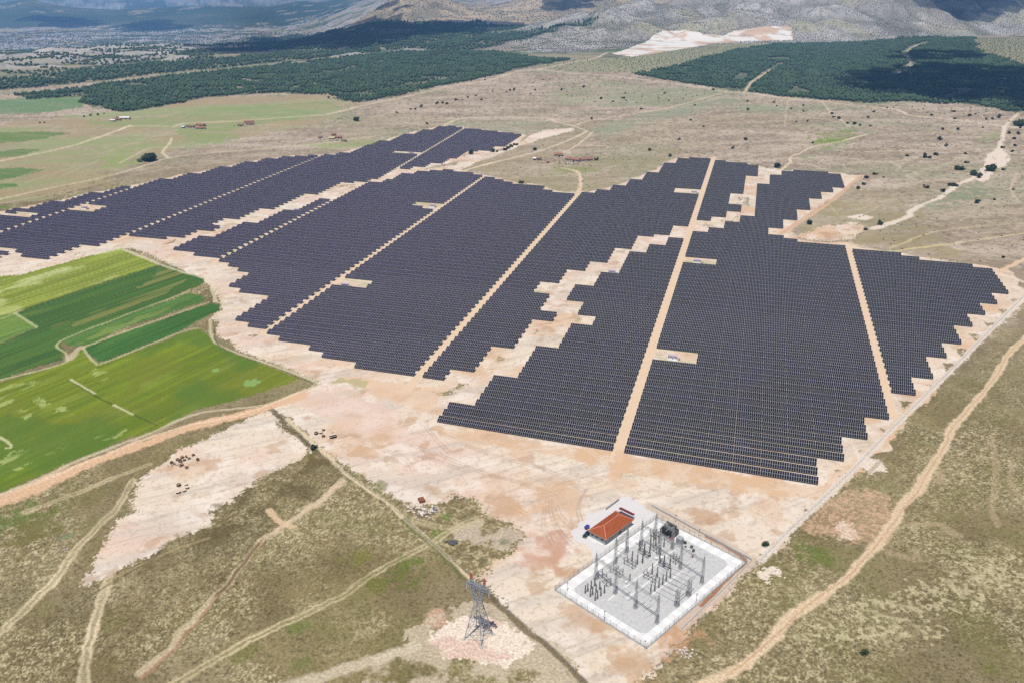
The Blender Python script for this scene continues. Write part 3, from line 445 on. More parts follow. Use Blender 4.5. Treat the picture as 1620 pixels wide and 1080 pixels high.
    for (xl, w, y0, y1) in LANES:
        ys = {-48.4: (355, 1115), -175.3: (400, 890), -297.3: (446, 925), -414.8: (560, 800), -535.5: (600, 985), -651.4: (560, 790), 87.2: (440, 765)}[xl]
        I, D, S = line([(xl, ys[0]), (xl, ys[1])], w * 0.9, 0.5); D = np.abs(D); mix(I, alb(230, 204, 176), ss(w * 0.75, w * 0.5, D)); mix(I, alb(206, 160, 124), ss(0.3, 0.0, np.abs(D - 1.0)) * 0.35 * ss(0.4, 0.6, vn(S / 5, S * 0, 3))); cls[I[D < w * 0.55]] = 1
    trail([(985, 716), (978, 735), (968, 755)], 5, (222, 186, 152), 0.7)
    trail([(1660, 500), (1620, 537), (1593, 562), (1580, 590), (1547, 630), (1523, 657), (1503, 680), (1497, 700), (1481, 728), (1456, 767), (1431, 795), (1410, 830), (1379, 869), (1347, 904), (1315, 932), (1273, 960), (1245, 981), (1227, 1006), (1196, 1034), (1150, 1066), (1100, 1090)], 4.0, (222, 198, 164), 0.95, 0.9, 0.0)
    I, D, S = line(smooth(pts([(1620, 537), (1593, 562), (1580, 590), (1547, 630), (1503, 680), (1497, 700), (1456, 767), (1410, 830), (1347, 904), (1273, 960), (1227, 1006), (1150, 1066)])), 1.2, 0.9); mix(I, alb(196, 158, 120), ss(0.7, 0.2, np.abs(D)) * 0.6)
    trail([(-30, 1022), (0, 999), (45, 958), (90, 913), (122, 868), (159, 827), (187, 799), (212, 758)], 3.6, (216, 200, 164), 0.95, 0.6, 0.55); trail([(125, 1110), (130, 1080), (139, 1027), (155, 966), (171, 917)], 3.6, (218, 202, 168), 0.95, 0.5, 0.55)
    trail([(228, 1064), (269, 1027), (310, 978), (346, 937), (375, 901), (403, 868), (436, 836), (489, 803), (526, 774), (540, 756)], 2.8, (216, 198, 166), 0.6, 2.6, 0); trail([(225, 1075), (262, 1040), (300, 1000), (340, 948), (370, 908), (400, 874), (420, 850)], 1.0, (172, 132, 104), 0.75, 1.8); trail([(345, 940), (375, 903), (398, 873), (412, 858)], 1.6, (104, 84, 56), 0.7, 1.5)
    trail([(436, 838), (465, 818), (490, 803), (520, 782), (540, 760)], 3.6, (220, 196, 166), 0.6, 3.5); trail([(425, 806), (440, 823), (465, 833)], 2.6, (222, 192, 156), 0.85, 1.5)
    trail([(250, 1095), (277, 1080), (367, 1027), (448, 986), (540, 944), (573, 918), (625, 887), (676, 861), (713, 839), (741, 825), (775, 814)], 3.4, (206, 192, 152), 0.9, 0.6, 0.75); trail([(656, 822), (690, 830), (724, 833), (760, 826)], 3, (196, 182, 146), 0.8, 0.6, 0.7)
    trail([(454, 663), (511, 714), (554, 754), (610, 793), (639, 819), (681, 856), (724, 896), (745, 915)], 2.0, (220, 202, 168), 0.9, 0.5); trail([(430, 648), (460, 680), (497, 710), (520, 735)], 2.2, (110, 98, 66), 0.8, 0.8); trail([(765, 935), (808, 973), (841, 1004), (860, 1017), (935, 1088)], 2.4, (112, 98, 66), 0.85, 0.7); trail([(640, 822), (660, 842), (690, 868), (735, 915)], 2.5, (96, 104, 62), 0.55, 1.0)
    trail([(41, 809), (122, 779), (183, 754), (236, 734)], 3, (206, 190, 150), 0.8, 0.6, 0.6); trail([(440, 1095), (500, 1072), (540, 1056), (600, 1040), (650, 1020)], 5, (214, 200, 176), 0.7, 2)
    trail([(171, 917), (240, 885), (330, 850)], 1.4, (170, 152, 112), 0.6, 1); trail([(60, 1000), (170, 925), (250, 880)], 1.2, (110, 98, 68), 0.5, 1)
    for q_ in [[(1565, 690), (1570, 740), (1572, 800), (1575, 830)], [(1600, 730), (1598, 760), (1612, 790)], [(1400, 850), (1435, 830), (1480, 830), (1515, 850)], [(1405, 870), (1440, 880), (1455, 870)], [(1480, 730), (1490, 750), (1485, 765)]]: trail(q_, 3, (196, 174, 140), 0.38, 4.0, None, 0)
    # fence strip down the right-hand side and the rim road
    edge = [(1640, 448), (1612, 478), (1500, 590), (1400, 690), (1345, 748), (1300, 792), (1250, 838), (1205, 885), (1150, 940), (1100, 995), (1060, 1036), (1020, 1080)]
    trail(edge[1:8], 3.2, (224, 212, 198), 0.9, 0.5); trail([(1640, 500), (1500, 620), (1400, 722), (1340, 775)], 1.4, (150, 134, 100), 0.5, 0.8)
    trail([(1345, 391), (1440, 407), (1520, 424), (1590, 436), (1640, 455)], 3.2, (236, 212, 186), 0.95, 0.8); trail([(1363, 278), (1310, 322), (1270, 347), (1236, 370)], 5, (222, 182, 148), 0.9, 0.8); trail([(1340, 281), (1356, 279), (1363, 278)], 4, (226, 196, 168), 0.9)
    for q_, w, c_, a_ in [([(-40, 263), (0, 255), (80, 239), (140, 223), (203, 200), (205, 198)], 4.5, (226, 208, 176), 1), ([(203, 200), (233, 199), (277, 201)], 3, (220, 206, 172), 0.9), ([(277, 199), (300, 195), (367, 192), (467, 185), (510, 182), (540, 176), (580, 166), (647, 152), (707, 138), (773, 127), (817, 114), (853, 110)], 5, (226, 208, 180), 0.95), ([(853, 110), (900, 100), (940, 93), (960, 84), (975, 84)], 6, (226, 206, 178), 0.95),
                          ([(853, 110), (897, 115), (963, 120), (1080, 134), (1147, 145), (1177, 147), (1247, 156), (1300, 160), (1333, 165), (1413, 173), (1443, 183), (1513, 190), (1590, 200), (1640, 205)], 6, (228, 208, 182), 0.95), ([(1177, 147), (1190, 130), (1220, 110)], 6, (214, 190, 160), 0.9), ([(1590, 200), (1597, 192), (1612, 180)], 5, (226, 208, 180), 0.9), ([(1590, 200), (1585, 222), (1577, 245), (1560, 263), (1543, 280), (1513, 293), (1487, 313), (1447, 330), (1437, 343), (1410, 353), (1380, 362)], 6, (230, 214, 196), 0.95),
                          ([(1147, 146), (1073, 167), (1007, 180), (933, 191), (907, 200)], 4, (222, 200, 174), 0.85), ([(690, 205), (738, 187), (860, 187), (877, 192), (907, 200), (930, 208)], 4, (226, 206, 180), 0.9), ([(930, 208), (900, 222), (860, 237), (840, 243), (770, 260), (733, 271)], 4, (224, 206, 178), 0.9), ([(937, 210), (915, 228), (890, 242)], 3, (222, 202, 174), 0.9), ([(912, 309), (917, 296), (918, 287), (913, 272), (890, 266)], 4, (226, 200, 170), 0.95),
                          ([(-30, 325), (0, 315), (93, 295), (157, 282), (213, 267), (260, 252), (300, 245), (360, 240), (483, 230), (540, 223), (600, 214)], 3.6, (218, 202, 172), 0.85), ([(265, 250), (257, 240), (268, 228), (272, 219)], 4, (220, 202, 174), 0.8), ([(0, 322), (100, 304), (180, 285), (260, 268), (360, 256)], 3, (206, 190, 164), 0.6), ([(190, 258), (215, 245), (235, 235), (250, 232)], 3, (214, 196, 166), 0.7),
                          ([(1233, 271), (1250, 257), (1250, 250), (1270, 240), (1287, 232), (1333, 223), (1373, 212)], 3.5, (224, 206, 176), 0.9), ([(1413, 399), (1450, 393), (1497, 387), (1560, 378), (1640, 366)], 2.6, (214, 196, 150), 0.9), ([(1410, 393), (1445, 378), (1480, 367), (1530, 360), (1640, 352)], 2.4, (206, 190, 150), 0.75), ([(1580, 429), (1600, 419), (1640, 402)], 4, (228, 196, 162), 0.9), ([(1347, 385), (1370, 392), (1400, 398)], 3, (222, 196, 164), 0.8),
                          ([(1140, 255), (1180, 250), (1240, 235), (1290, 218)], 2.5, (206, 190, 168), 0.7), ([(1180, 255), (1225, 262)], 2.5, (216, 198, 174), 0.7), ([(1310, 322), (1325, 340), (1335, 348)], 1.8, (190, 176, 130), 0.8), ([(1430, 285), (1480, 268), (1520, 248)], 2.4, (200, 182, 160), 0.6), ([(1520, 350), (1560, 322), (1600, 315)], 2.2, (198, 182, 156), 0.6), ([(1080, 168), (1120, 160), (1152, 150)], 3, (214, 194, 170), 0.8), ([(1242, 200), (1244, 175), (1247, 158)], 2.5, (206, 188, 166), 0.7), ([(1300, 162), (1318, 182), (1333, 192), (1345, 200)], 3.5, (214, 196, 172), 0.8),
                          ([(1610, 275), (1600, 300), (1612, 320)], 3, (206, 188, 160), 0.7), ([(1350, 335), (1400, 318), (1460, 310)], 2.5, (196, 180, 140), 0.6), ([(585, 186), (640, 174), (700, 162), (790, 145), (880, 133), (960, 122)], 6, (206, 190, 166), 0.5)]:
        trail(q_, w, c_, a_, 2.0)
    for q_, w, c_, a_ in [([(20, 150), (60, 145), (120, 138), (190, 127)], 9, (204, 182, 160), 0.9), ([(190, 128), (250, 118), (330, 108), (430, 94), (540, 79), (620, 70)], 10, (180, 172, 140), 0.7), ([(380, 150), (440, 140), (500, 133), (540, 124)], 8, (176, 176, 140), 0.7), ([(0, 88), (60, 84), (120, 80), (200, 76), (240, 73)], 12, (206, 196, 176), 0.9), ([(0, 128), (60, 122), (120, 112), (180, 103)], 16, (204, 192, 168), 0.6), ([(1435, 82), (1450, 72), (1480, 66)], 12, (190, 176, 150), 0.8),
                          ([(1420, 120), (1440, 105), (1430, 85)], 12, (188, 172, 150), 0.7), ([(540, 158), (600, 146), (660, 136), (720, 124)], 7, (176, 170, 142), 0.7)]:
        trail(q_, w, c_, a_, 6.0, None, 0, True)
    rr_ = np.random.default_rng(77)
    for k in range(34):
        x, y = rr_.uniform(820, 1620), rr_.uniform(120, 400); d = rr_.uniform(-.5, .35); L = rr_.uniform(40, 140); trail([(x, y), (x + L * .5, y + L * .5 * d + rr_.uniform(-4, 4)), (x + L, y + L * d + rr_.uniform(-6, 6))], 2.2, (206, 190, 164), rr_.uniform(.25, .55), 2.5, None, 0)
    for k in range(14):
        x, y = rr_.uniform(0, 700), rr_.uniform(190, 300); d = rr_.uniform(-.45, -.1); L = rr_.uniform(50, 160); trail([(x, y), (x + L * .5, y + L * .5 * d + rr_.uniform(-3, 3)), (x + L, y + L * d)], 2.2, (206, 190, 164), rr_.uniform(.25, .5), 2.5, None, 0)
    # wheel marks on the bare yard
    for q_ in [[(690, 680), (740, 705), (800, 725), (870, 745), (930, 780)], [(640, 700), (700, 720), (760, 745), (830, 765), (880, 785)], [(880, 800), (890, 820), (910, 835), (930, 842)], [(870, 790), (872, 815), (885, 840), (905, 860)], [(862, 800), (860, 830), (875, 860)], [(673, 672), (690, 695), (712, 715), (735, 722)], [(560, 690), (620, 715), (680, 725), (740, 745)], [(930, 770), (915, 800), (920, 825)]]:
        for o in (-1.0, 0.9):
            Q = smooth(pts(q_)); I, D, S = line(Q + o * np.array([0.5, 0.8]), 1.0, 0.6); mix(I, alb(168, 142, 126), ss(0.6, 0.15, np.abs(D)) * 0.5 * (0.4 + 0.6 * vn(S / 6, S * 0, 4)))
    for k in range(30):
        x, y = rr_.uniform(520, 1150), rr_.uniform(610, 830); th = rr_.uniform(-.2, .7); L_ = rr_.uniform(50, 150); bend = rr_.uniform(-.5, .5); Q = smooth(pts([(x + L_ * t * math.cos(th + bend * t), y + L_ * t * math.sin(th + bend * t) * .6) for t in (0, .35, .7, 1)]))
        for o in (-.95, .95):
            I, D, S = line(Q + o * np.array([0.6, 0.75]), .9, .4); k_ = cls[I] == 5; I, D, S = I[k_], D[k_], S[k_]; mix(I, alb(*((176, 152, 132) if k % 3 else (246, 234, 216))), ss(0.55, 0.1, np.abs(D)) * .4 * (.3 + .7 * vn(S / 8, S * 0 + k, 4)))
    # yard of the substation: light gravel apron round the building
    i = region(pts([(903, 843), (912, 832), (933, 811), (959, 803), (978, 789), (989, 784), (1003, 790), (1030, 806), (1046, 812), (1040, 825), (990, 860), (945, 890), (935, 880), (935, 868), (922, 861), (908, 852)]), 1.0, 0.5); mix(i, alb(224, 222, 222), 0.95); cls[i] = 5; spk[i] = 0.05
    # mud trench along the substation wall
    trail([(1031, 801), (1090, 830), (1140, 857), (1185, 884), (1172, 900), (1120, 952), (1080, 990)], 4.6, (206, 186, 168), 0.9, 0.4, None, 5); trail([(1120, 848), (1150, 864), (1179, 886), (1160, 905), (1110, 957)], 1.8, (160, 112, 78), 0.9, 0.3, None, 5)

    # --- split the one sheet into its kinds of ground (no overlaps)
    idx = np.arange(nr * na).reshape(nr, na)
    F = np.stack([idx[:-1, :-1], idx[:-1, 1:], idx[1:, 1:], idx[1:, :-1]], -1).reshape(-1, 4)
    fc = np.max(np.stack([cls[F[:, 0]], cls[F[:, 2]]]), 0); fc[(fc == 6) & (cls[F[:, 0]] != cls[F[:, 2]])] = 0
    V = np.stack([X, Y, Z], 1); col = np.clip(col, 0.004, 0.9); rgba = np.concatenate([col, np.ones((N, 1))], 1)
    for k, nm in enumerate(['ground', 'dirt_road', 'crop_field', 'hills', 'quarry', 'bare_soil', 'forest_floor']):
        f = F[fc == k]
        if len(f) == 0: continue
        u, inv = np.unique(f, return_inverse=True)
        me = big_mesh(nm, V[u], inv.reshape(f.shape), ['ground'], None, True, [('soil', 'FLOAT_COLOR', rgba[u]), ('speck', 'FLOAT', spk[u])])
        tag(mesh_obj(nm, me), kind='structure')
# ------------------------------------------------------------------ solar tables
ORD = ['first', 'second', 'third', 'fourth', 'fifth', 'sixth', 'seventh', 'eighth', 'ninth', 'tenth', 'eleventh', 'twelfth', 'thirteenth', 'fourteenth', 'fifteenth', 'sixteenth', 'seventeenth', 'eighteenth', 'nineteenth', 'twentieth']
def ordinal(n): return ORD[n - 1] if n <= 20 else (['', '', 'twenty', 'thirty', 'forty', 'fifty', 'sixty'][n // 10] + '-' + ORD[n % 10 - 1] if n % 10 else {30: 'thirtieth', 40: 'fortieth', 50: 'fiftieth', 60: 'sixtieth'}[n])
TILT = rad(24); MODS = 12; MW, MH, TPITCH, RPITCH, LOWZ = 1.04, 2.12, 12.83, 8.45, 0.72
def sl(u, s, h=0.0): return (u, s * math.cos(TILT) - h * math.sin(TILT), LOWZ + s * math.sin(TILT) + h * math.cos(TILT))
def module_rows():
    out = []
    for k in (0, 1):
        b = MB(); s0 = 0.02 + k * (MH + 0.03)
        for j in range(MODS):
            u0 = j * MW + 0.01; u1 = (j + 1) * MW - 0.01; s1 = s0 + MH
            b.add([sl(u, s, h) for h in (0, 0.035) for (u, s) in ((u0, s0), (u1, s0), (u1, s1), (u0, s1))], [(3, 2, 1, 0), (4, 5, 6, 7), (0, 1, 5, 4), (1, 2, 6, 5), (2, 3, 7, 6), (3, 0, 4, 7)], 0)
            e = 0.055
            b.add([sl(u, s, 0.039) for (u, s) in ((u0 + e, s0 + e), (u1 - e, s0 + e), (u1 - e, s1 - e), (u0 + e, s1 - e))], [(0, 1, 2, 3)], 1)
        out.append(b)
    return out
def table_frame():
    b = MB(); W = MODS * MW
    for s in (0.10, 1.3, 2.75, 3.9): b.bar(sl(0.02, s, -0.07), sl(W - 0.02, s, -0.07), 0.12)
    for j in range(5):
        u = 0.7 + j * (W - 1.4) / 4; b.bar(sl(u, 0.05, -0.19), sl(u, 4.0, -0.19), 0.12)
    return b
def slot_rows():
    """every table of the plant: (x, y, turn, block, column)"""
    out = []
    inn = lambda x, y: next((k for k in BLOCKS if inside(BLOCKS[k], np.array([x]), np.array([y]))[0]), None)
    walls = sorted([l[0] for l in LANES])
    y = 358.0; row = 0
    while y < 1260:
        sh = 0.041 * max(0, min(1, (470 - y) / 110))
        xl3 = LANE3[0][0] + (LANE3[1][0] - LANE3[0][0]) * (y - LANE3[0][1]) / (LANE3[1][1] - LANE3[0][1]); lanes = [l if l[0] != -414.8 or y < 880 else (xl3, 4.2, 0, 9999) for l in LANES]
        segs = [-1300] + sorted(l[0] for l in lanes) + [400]
        for a, b in zip(segs[:-1], segs[1:]):
            la = next((l for l in lanes if l[0] == a), None); lb = next((l for l in lanes if l[0] == b), None)
            a1 = a + (la[1] / 2 + 0.2 if la and la[3] > y else 0.1); b1 = b - (lb[1] / 2 + 0.2 if lb and lb[3] > y else 0.1)
            # fixed columns of table places between two lanes
            span = b1 - a1
            if la is None: n = int(span / TPITCH); p = TPITCH; xs0 = b1 - n * p
            elif lb is None: n = int(span / TPITCH); p = TPITCH; xs0 = a1
            else: n = max(1, int(span / 12.58)); p = span / n; xs0 = a1
            x0 = xs0 + np.arange(n) * p + (p - MODS * MW) / 2; ok = np.zeros(n, int); blk = np.full(n, '', object); bad = np.zeros(n, bool)
            for f in (.12, .5, .88):
                xs = x0 + f * MODS * MW; ys = y - sh * (xs - 45)
                for dy in (1.0, 3.4):
                    for kk, P in BLOCKS.items():
                        m = inside(P, xs, ys + dy); ok += m; blk[m] = kk
                    for P in CLEAR: bad |= inside(P, xs, ys + dy)
            for q in np.nonzero((ok >= 4) & ~bad)[0]:
                x = x0[q]; sc_ = (p - .05) / (MODS * MW); x = xs0 + q * p + .025; out.append((x, y - sh * (x - 45), -math.atan(sh), row, blk[q], x + p / 2, sc_))
        y += RPITCH; row += 1
    return out
def build_tables():
    slots = slot_rows()
    order = sorted(range(len(slots)), key=lambda i: math.hypot(slots[i][5], slots[i][1]))
    near = order[:300]; far = order[300:]
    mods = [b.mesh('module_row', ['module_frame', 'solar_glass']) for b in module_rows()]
    frame = table_frame().mesh('support_frame', 'dark_steel')
    fp = MB().bar((0, 0, 0), sl(0, 0.7, -0.2), 0.14).mesh('front_post', 'dark_steel'); 
    pz = sl(0, 3.2, -0.2); bp = MB().bar((0, 0, 0), (0, 0, pz[2]), 0.14).mesh('post', 'dark_steel')
    fz = sl(0, 0.8, -0.2); fp = MB().bar((0, 0, 0), (0, 0, fz[2]), 0.14).mesh('post', 'dark_steel')
    SECT = {}
    by = {}
    for i in near: by.setdefault((slots[i][3], slots[i][4], sum(slots[i][5] > l[0] for l in LANES)), []).append(i)
    first = min(slots[i][3] for i in near)
    for key, ids in by.items():
        ids.sort(key=lambda i: slots[i][0])
        rw = ordinal(key[0] + 1); xc = slots[ids[0]][5]
        for n, i in enumerate(ids):
            x, y, rz, row, blk, xm, sx = slots[i]
            if blk == 'D' and xm < -48.4: lab = f'blue-black solar table {ordinal(len(ids) - n)} west of the central dirt lane, {rw} row from the front'
            elif blk == 'D' and xm < 87: lab = f'blue-black solar table {ordinal(n + 1)} east of the central dirt lane, {rw} row from the front'
            elif blk == 'D': lab = f'blue-black solar table {ordinal(n + 1)} beyond the narrow eastern lane, level with front row {rw}'
            elif xm > -175.3: lab = f'blue-black solar table {ordinal(n + 1)} from the western lane beside the sandy gully, level with row {rw}'
            else: lab = f'blue-black solar table {ordinal(len(ids) - n)} on the far side of the western lane, level with row {rw}'
            t = tag(empty('solar_table', (x, y, 0), rz), lab, 'solar panel', 'tilted solar tables standing in rows'); t.scale = (sx, 1, 1)
            for m in mods: mesh_obj('module_row', m, t)
            mesh_obj('support_frame', frame, t)
            for u in (1.1, 4.5, 8.0, 11.4):
                mesh_obj('post', fp, t).location = (u, fz[1], 0); mesh_obj('post', bp, t).location = (u, pz[1], 0)
    # the rest of the plant, as one body
    b1, b2 = module_rows(); W = MODS * MW; v = []; f = []; mi = []
    def q4(p, m): n = len(v); v.extend(p); f.append((n, n + 1, n + 2, n + 3)); mi.append(m)
    q4([sl(0, 0), sl(W, 0), sl(W, 4.3), sl(0, 4.3)], 0); q4([sl(0, 4.3, -0.05), sl(W, 4.3, -0.05), sl(W, 0, -0.05), sl(0, 0, -0.05)], 2)
    q4([sl(0, 0, -0.05), sl(W, 0, -0.05), sl(W, 0), sl(0, 0)], 2)
    for b in (b1, b2):
        for fa, m in zip(b.f, b.m):
            if m == 1: q4([b.v[k] for k in fa], 1)
    for u in (1.1, 4.5, 8.0, 11.4):
        for (p, zz) in ((fz[1], fz[2]), (pz[1], pz[2])):
            q4([(u - .09, p, 0), (u + .09, p, 0), (u + .09, p, zz), (u - .09, p, zz)], 2); q4([(u, p - .09, 0), (u, p + .09, 0), (u, p + .09, zz), (u, p - .09, zz)], 2)
    q4([sl(0, 0.2, -0.1), sl(W, 0.2, -0.1), sl(W, 0.2, -0.3), sl(0, 0.2, -0.3)], 2)
    v = np.array(v); f = np.array(f); mi = np.array(mi); k = len(far)
    x = np.array([slots[i][0] for i in far]); y = np.array([slots[i][1] for i in far]); rz = np.array([slots[i][2] for i in far]); z = terrain(x, y); scx = np.array([slots[i][6] for i in far])[:, None]
    ca, sa = np.cos(rz)[:, None], np.sin(rz)[:, None]
    V = np.stack([x[:, None] + v[None, :, 0] * scx * ca - v[None, :, 1] * sa, y[:, None] + v[None, :, 0] * scx * sa + v[None, :, 1] * ca, z[:, None] + np.repeat(v[None, :, 2], k, 0)], -1).reshape(-1, 3)
    Fc = (f[None] + (np.arange(k) * len(v))[:, None, None]).reshape(-1, 4)
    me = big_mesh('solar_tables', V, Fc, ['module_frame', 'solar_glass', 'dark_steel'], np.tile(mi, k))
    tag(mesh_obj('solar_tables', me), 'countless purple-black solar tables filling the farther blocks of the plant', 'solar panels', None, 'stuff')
    print('tables', len(slots), 'rows to', slots[-1][3])

# ------------------------------------------------------------------ trees, scrub
def ico():
    t = (1 + 5 ** .5) / 2; v = np.array([(-1, t, 0), (1, t, 0), (-1, -t, 0), (1, -t, 0), (0, -1, t), (0, 1, t), (0, -1, -t), (0, 1, -t), (t, 0, -1), (t, 0, 1), (-t, 0, -1), (-t, 0, 1)], float); v /= np.linalg.norm(v[0])
    f = np.array([(0, 11, 5), (0, 5, 1), (0, 1, 7), (0, 7, 10), (0, 10, 11), (1, 5, 9), (5, 11, 4), (11, 10, 2), (10, 7, 6), (7, 1, 8), (3, 9, 4), (3, 4, 2), (3, 2, 6), (3, 6, 8), (3, 8, 9), (4, 9, 5), (2, 4, 11), (6, 2, 10), (8, 6, 7), (9, 8, 1)])
    return v, f
def scatter_mass(name, P, rx, h, mat, label, cat, small=False, kind='stuff', squash=0.5):
    """a wood or scrub that reads as one mass: one small irregular crown per plant"""
    if small:
        v = np.array([(1, 0, 0), (0, 1, 0), (-1, 0, 0), (0, -1, 0), (0, 0, 1)], float); f = np.array([(0, 1, 4), (1, 2, 4), (2, 3, 4), (3, 0, 4)])
    else: v, f = ico()
    n = len(P); a = RNG.uniform(0, 6.283, n); ca, sa = np.cos(a)[:, None], np.sin(a)[:, None]
    J = RNG.uniform(0.72, 1.28, (n, len(v))); vx = v[None, :, 0] * J; vy = v[None, :, 1] * J; vz = v[None, :, 2] * RNG.uniform(0.85, 1.15, (n, len(v)))
    R = rx[:, None]; H = h[:, None]
    zz = terrain(P[:, 0], P[:, 1])[:, None]
    Z = zz + (H * vz if small else H * (0.55 + 0.5 * vz))
    if not small: taper = 1 - 0.55 * np.clip(vz, 0, 1); vx = vx * taper; vy = vy * taper
    V = np.stack([P[:, 0:1] + R * (vx * ca - vy * sa), P[:, 1:2] + R * (vx * sa + vy * ca), Z], -1).reshape(-1, 3)
    Fc = (f[None] + (np.arange(n) * len(v))[:, None, None]).reshape(-1, 3)
    tag(mesh_obj(name, big_mesh(name, V, Fc, [mat], None, True)), label, cat, None, kind); print(name, n)
def poly_points(P, space, jit=0.45, rot=0.0):
    lo = P.min(0); hi = P.max(0); c = (lo + hi) / 2; L = np.hypot(*(hi - lo)) / 2 + space
    g = np.arange(-L, L, space); x, y = np.meshgrid(g, g); x = x.ravel(); y = y.ravel()
    x = x + RNG.uniform(-jit, jit, len(x)) * space; y = y + RNG.uniform(-jit, jit, len(y)) * space
    X = c[0] + x * math.cos(rot) - y * math.sin(rot); Y = c[1] + x * math.sin(rot) + y * math.cos(rot)
    wx = (fbm(X / 40, Y / 40, 200, 3) - .5) * 40; wy = (fbm(X / 40, Y / 40, 203, 3) - .5) * 40
    k = inside(P, X + wx, Y + wy); return np.stack([X[k], Y[k]], 1)
def build_woods():
    names = [('pine_wood', 'dark green pine wood in a long band behind the pastures on the left', 6.2, 0.25), ('pine_wood', 'thin strip of dark pines behind the large left wood', 10, 0.3), ('pine_wood', 'dark pine plantation on the slope beneath the white quarry', 6.2, 0.3), ('pine_wood', 'distant dark wood lying in cloud shade before the tan hill', 13, 0.2), ('pine_wood', 'distant green wood in the hollow between tan and grey hills', 13, 0.2)]
    for P, (nm, lab, sp, rot) in zip(FORESTS, names):
        Q = poly_points(P, sp, 0.42, rot); n = fbm(Q[:, 0] / 70, Q[:, 1] / 14, 65, 4)
        rows = fbm((Q[:, 0] * math.cos(.25) + Q[:, 1] * math.sin(.25)) / 60, (-Q[:, 0] * math.sin(.25) + Q[:, 1] * math.cos(.25)) / 12, 65, 4)
        gap = fbm(Q[:, 0] / 90, Q[:, 1] / 50, 211, 4)
        fine = fbm(Q[:, 0] / 22, Q[:, 1] / 22, 213, 3); Q = Q[(rows < 0.69) & (gap < 0.72) & (fine + RNG.uniform(-.1, .1, len(Q)) < 0.76)]
        for q_, w in FOREST_GAPS:
            L = pts(q_, True)
            for a, b in zip(L[:-1], L[1:]):
                e = b - a; t = np.clip(((Q - a) @ e) / (e @ e), 0, 1); Q = Q[np.hypot(*(Q - a - t[:, None] * e).T) > w * RNG.uniform(.6, 1.4, len(Q))]
        s = RNG.uniform(0.5, 1.3, len(Q)) * (1 + 0.3 * (sp - 7.5) / 5)
        scatter_mass(nm, Q, 3.1 * s, 6.4 * s, 'pine', lab, 'wood')
    # loose trees round the woods' rims and along the far valley
    def far_region(px, space, keep, seed, big):
        P = pts(px, True); Q = poly_points(P, space, 0.5, 0.4); n = fbm(Q[:, 0] / 160, Q[:, 1] / 60, seed, 4)
        Q = Q[(n > keep) & (RNG.random(len(Q)) < 0.75)]; return Q
    Q = np.concatenate([far_region([(-60, 128), (60, 118), (250, 96), (430, 80), (640, 58), (560, 46), (400, 58), (250, 72), (100, 86), (-60, 96)], 14, 0.44, 221, 3), far_region([(-60, 92), (100, 84), (260, 70), (420, 52), (300, 48), (100, 50), (-60, 52)], 20, 0.40, 223, 3)])
    scatter_mass('valley_trees', Q, RNG.uniform(2.6, 5.0, len(Q)), RNG.uniform(4, 7, len(Q)), 'pine', 'loose dark trees dotting the hazy valley floor on the left', 'trees')
    P = pts([(-40, 46), (0, 44), (200, 46), (330, 50), (520, 46), (520, 8), (330, 9), (180, 13), (60, 4), (-40, 8)], True); Q = poly_points(P, 44, .5); n = fbm(Q[:, 0] / 420, Q[:, 1] / 300, 225, 4); Q = Q[n + RNG.uniform(-.15, .15, len(Q)) > .46]
    scatter_mass('hill_trees', Q, RNG.uniform(5, 13, len(Q)), RNG.uniform(4, 9, len(Q)), 'pine', 'dark tree cover speckling the blue hazy hills far on the left', 'trees', True)
    P = pts([(640, 172), (860, 120), (1080, 140), (1320, 166), (1640, 205), (1640, 440), (1590, 428), (1345, 384), (1365, 282), (1130, 244), (1080, 246), (940, 304), (760, 272), (880, 212), (740, 186), (640, 195)]); Q = poly_points(P, 13, .5); n = fbm(Q[:, 0] / 60, Q[:, 1] / 45, 227, 4); Q = Q[n + RNG.uniform(-.2, .2, len(Q)) > .50]; Q = Q[~(inside(BLOCKS['B'], Q[:, 0], Q[:, 1]) | inside(BLOCKS['D'], Q[:, 0], Q[:, 1]) | inside(BLOCKS['A'], Q[:, 0], Q[:, 1]))]
    scatter_mass('steppe_scrub', Q, RNG.uniform(.35, 1.0, len(Q)), RNG.uniform(.4, 1.1, len(Q)), 'tussock', 'tiny low scrub peppering the mauve plain above the solar farm', 'scrub')
    # scrub on the hills
    def on_hill(kind, space, a0, a1, r0, r1, keep, seed):
        g = []; 
        A = np.arange(a0, a1, space / ((r0 + r1) / 2)); R = np.arange(r0, r1, space); a, r = np.meshgrid(A, R); a = a.ravel() + RNG.uniform(-.5, .5, a.size) * space / r.ravel(); r = r.ravel() + RNG.uniform(-.5, .5, r.size) * space
        X = r * np.sin(a); Y = r * np.cos(a); z, k = terrain(X, Y, True); n = fbm(X / 140, Y / 140, seed, 4); m = (k == kind) & (n + RNG.uniform(-.18, .18, len(X)) > keep); return np.stack([X[m], Y[m]], 1)
    Q = on_hill(1, 7.4, az_of(770, 70), az_of(1700, 70), 2450, 4300, 0.30, 231); Q = Q[~inside(QUARRY, Q[:, 0], Q[:, 1])]
    scatter_mass('hill_scrub', Q, RNG.uniform(.9, 2.5, len(Q)), RNG.uniform(1.2, 2.8, len(Q)), 'scrub', 'dark scrub speckling the pale grey limestone slope', 'scrub', True)
    Q = on_hill(2, 17, az_of(480, 40), az_of(1100, 40), 3500, 5300, 0.42, 233)
    scatter_mass('hill_scrub', Q, RNG.uniform(2.0, 4.4, len(Q)), RNG.uniform(2.5, 4.5, len(Q)), 'scrub', 'dark scrub speckling the tan rounded hill', 'scrub', True)
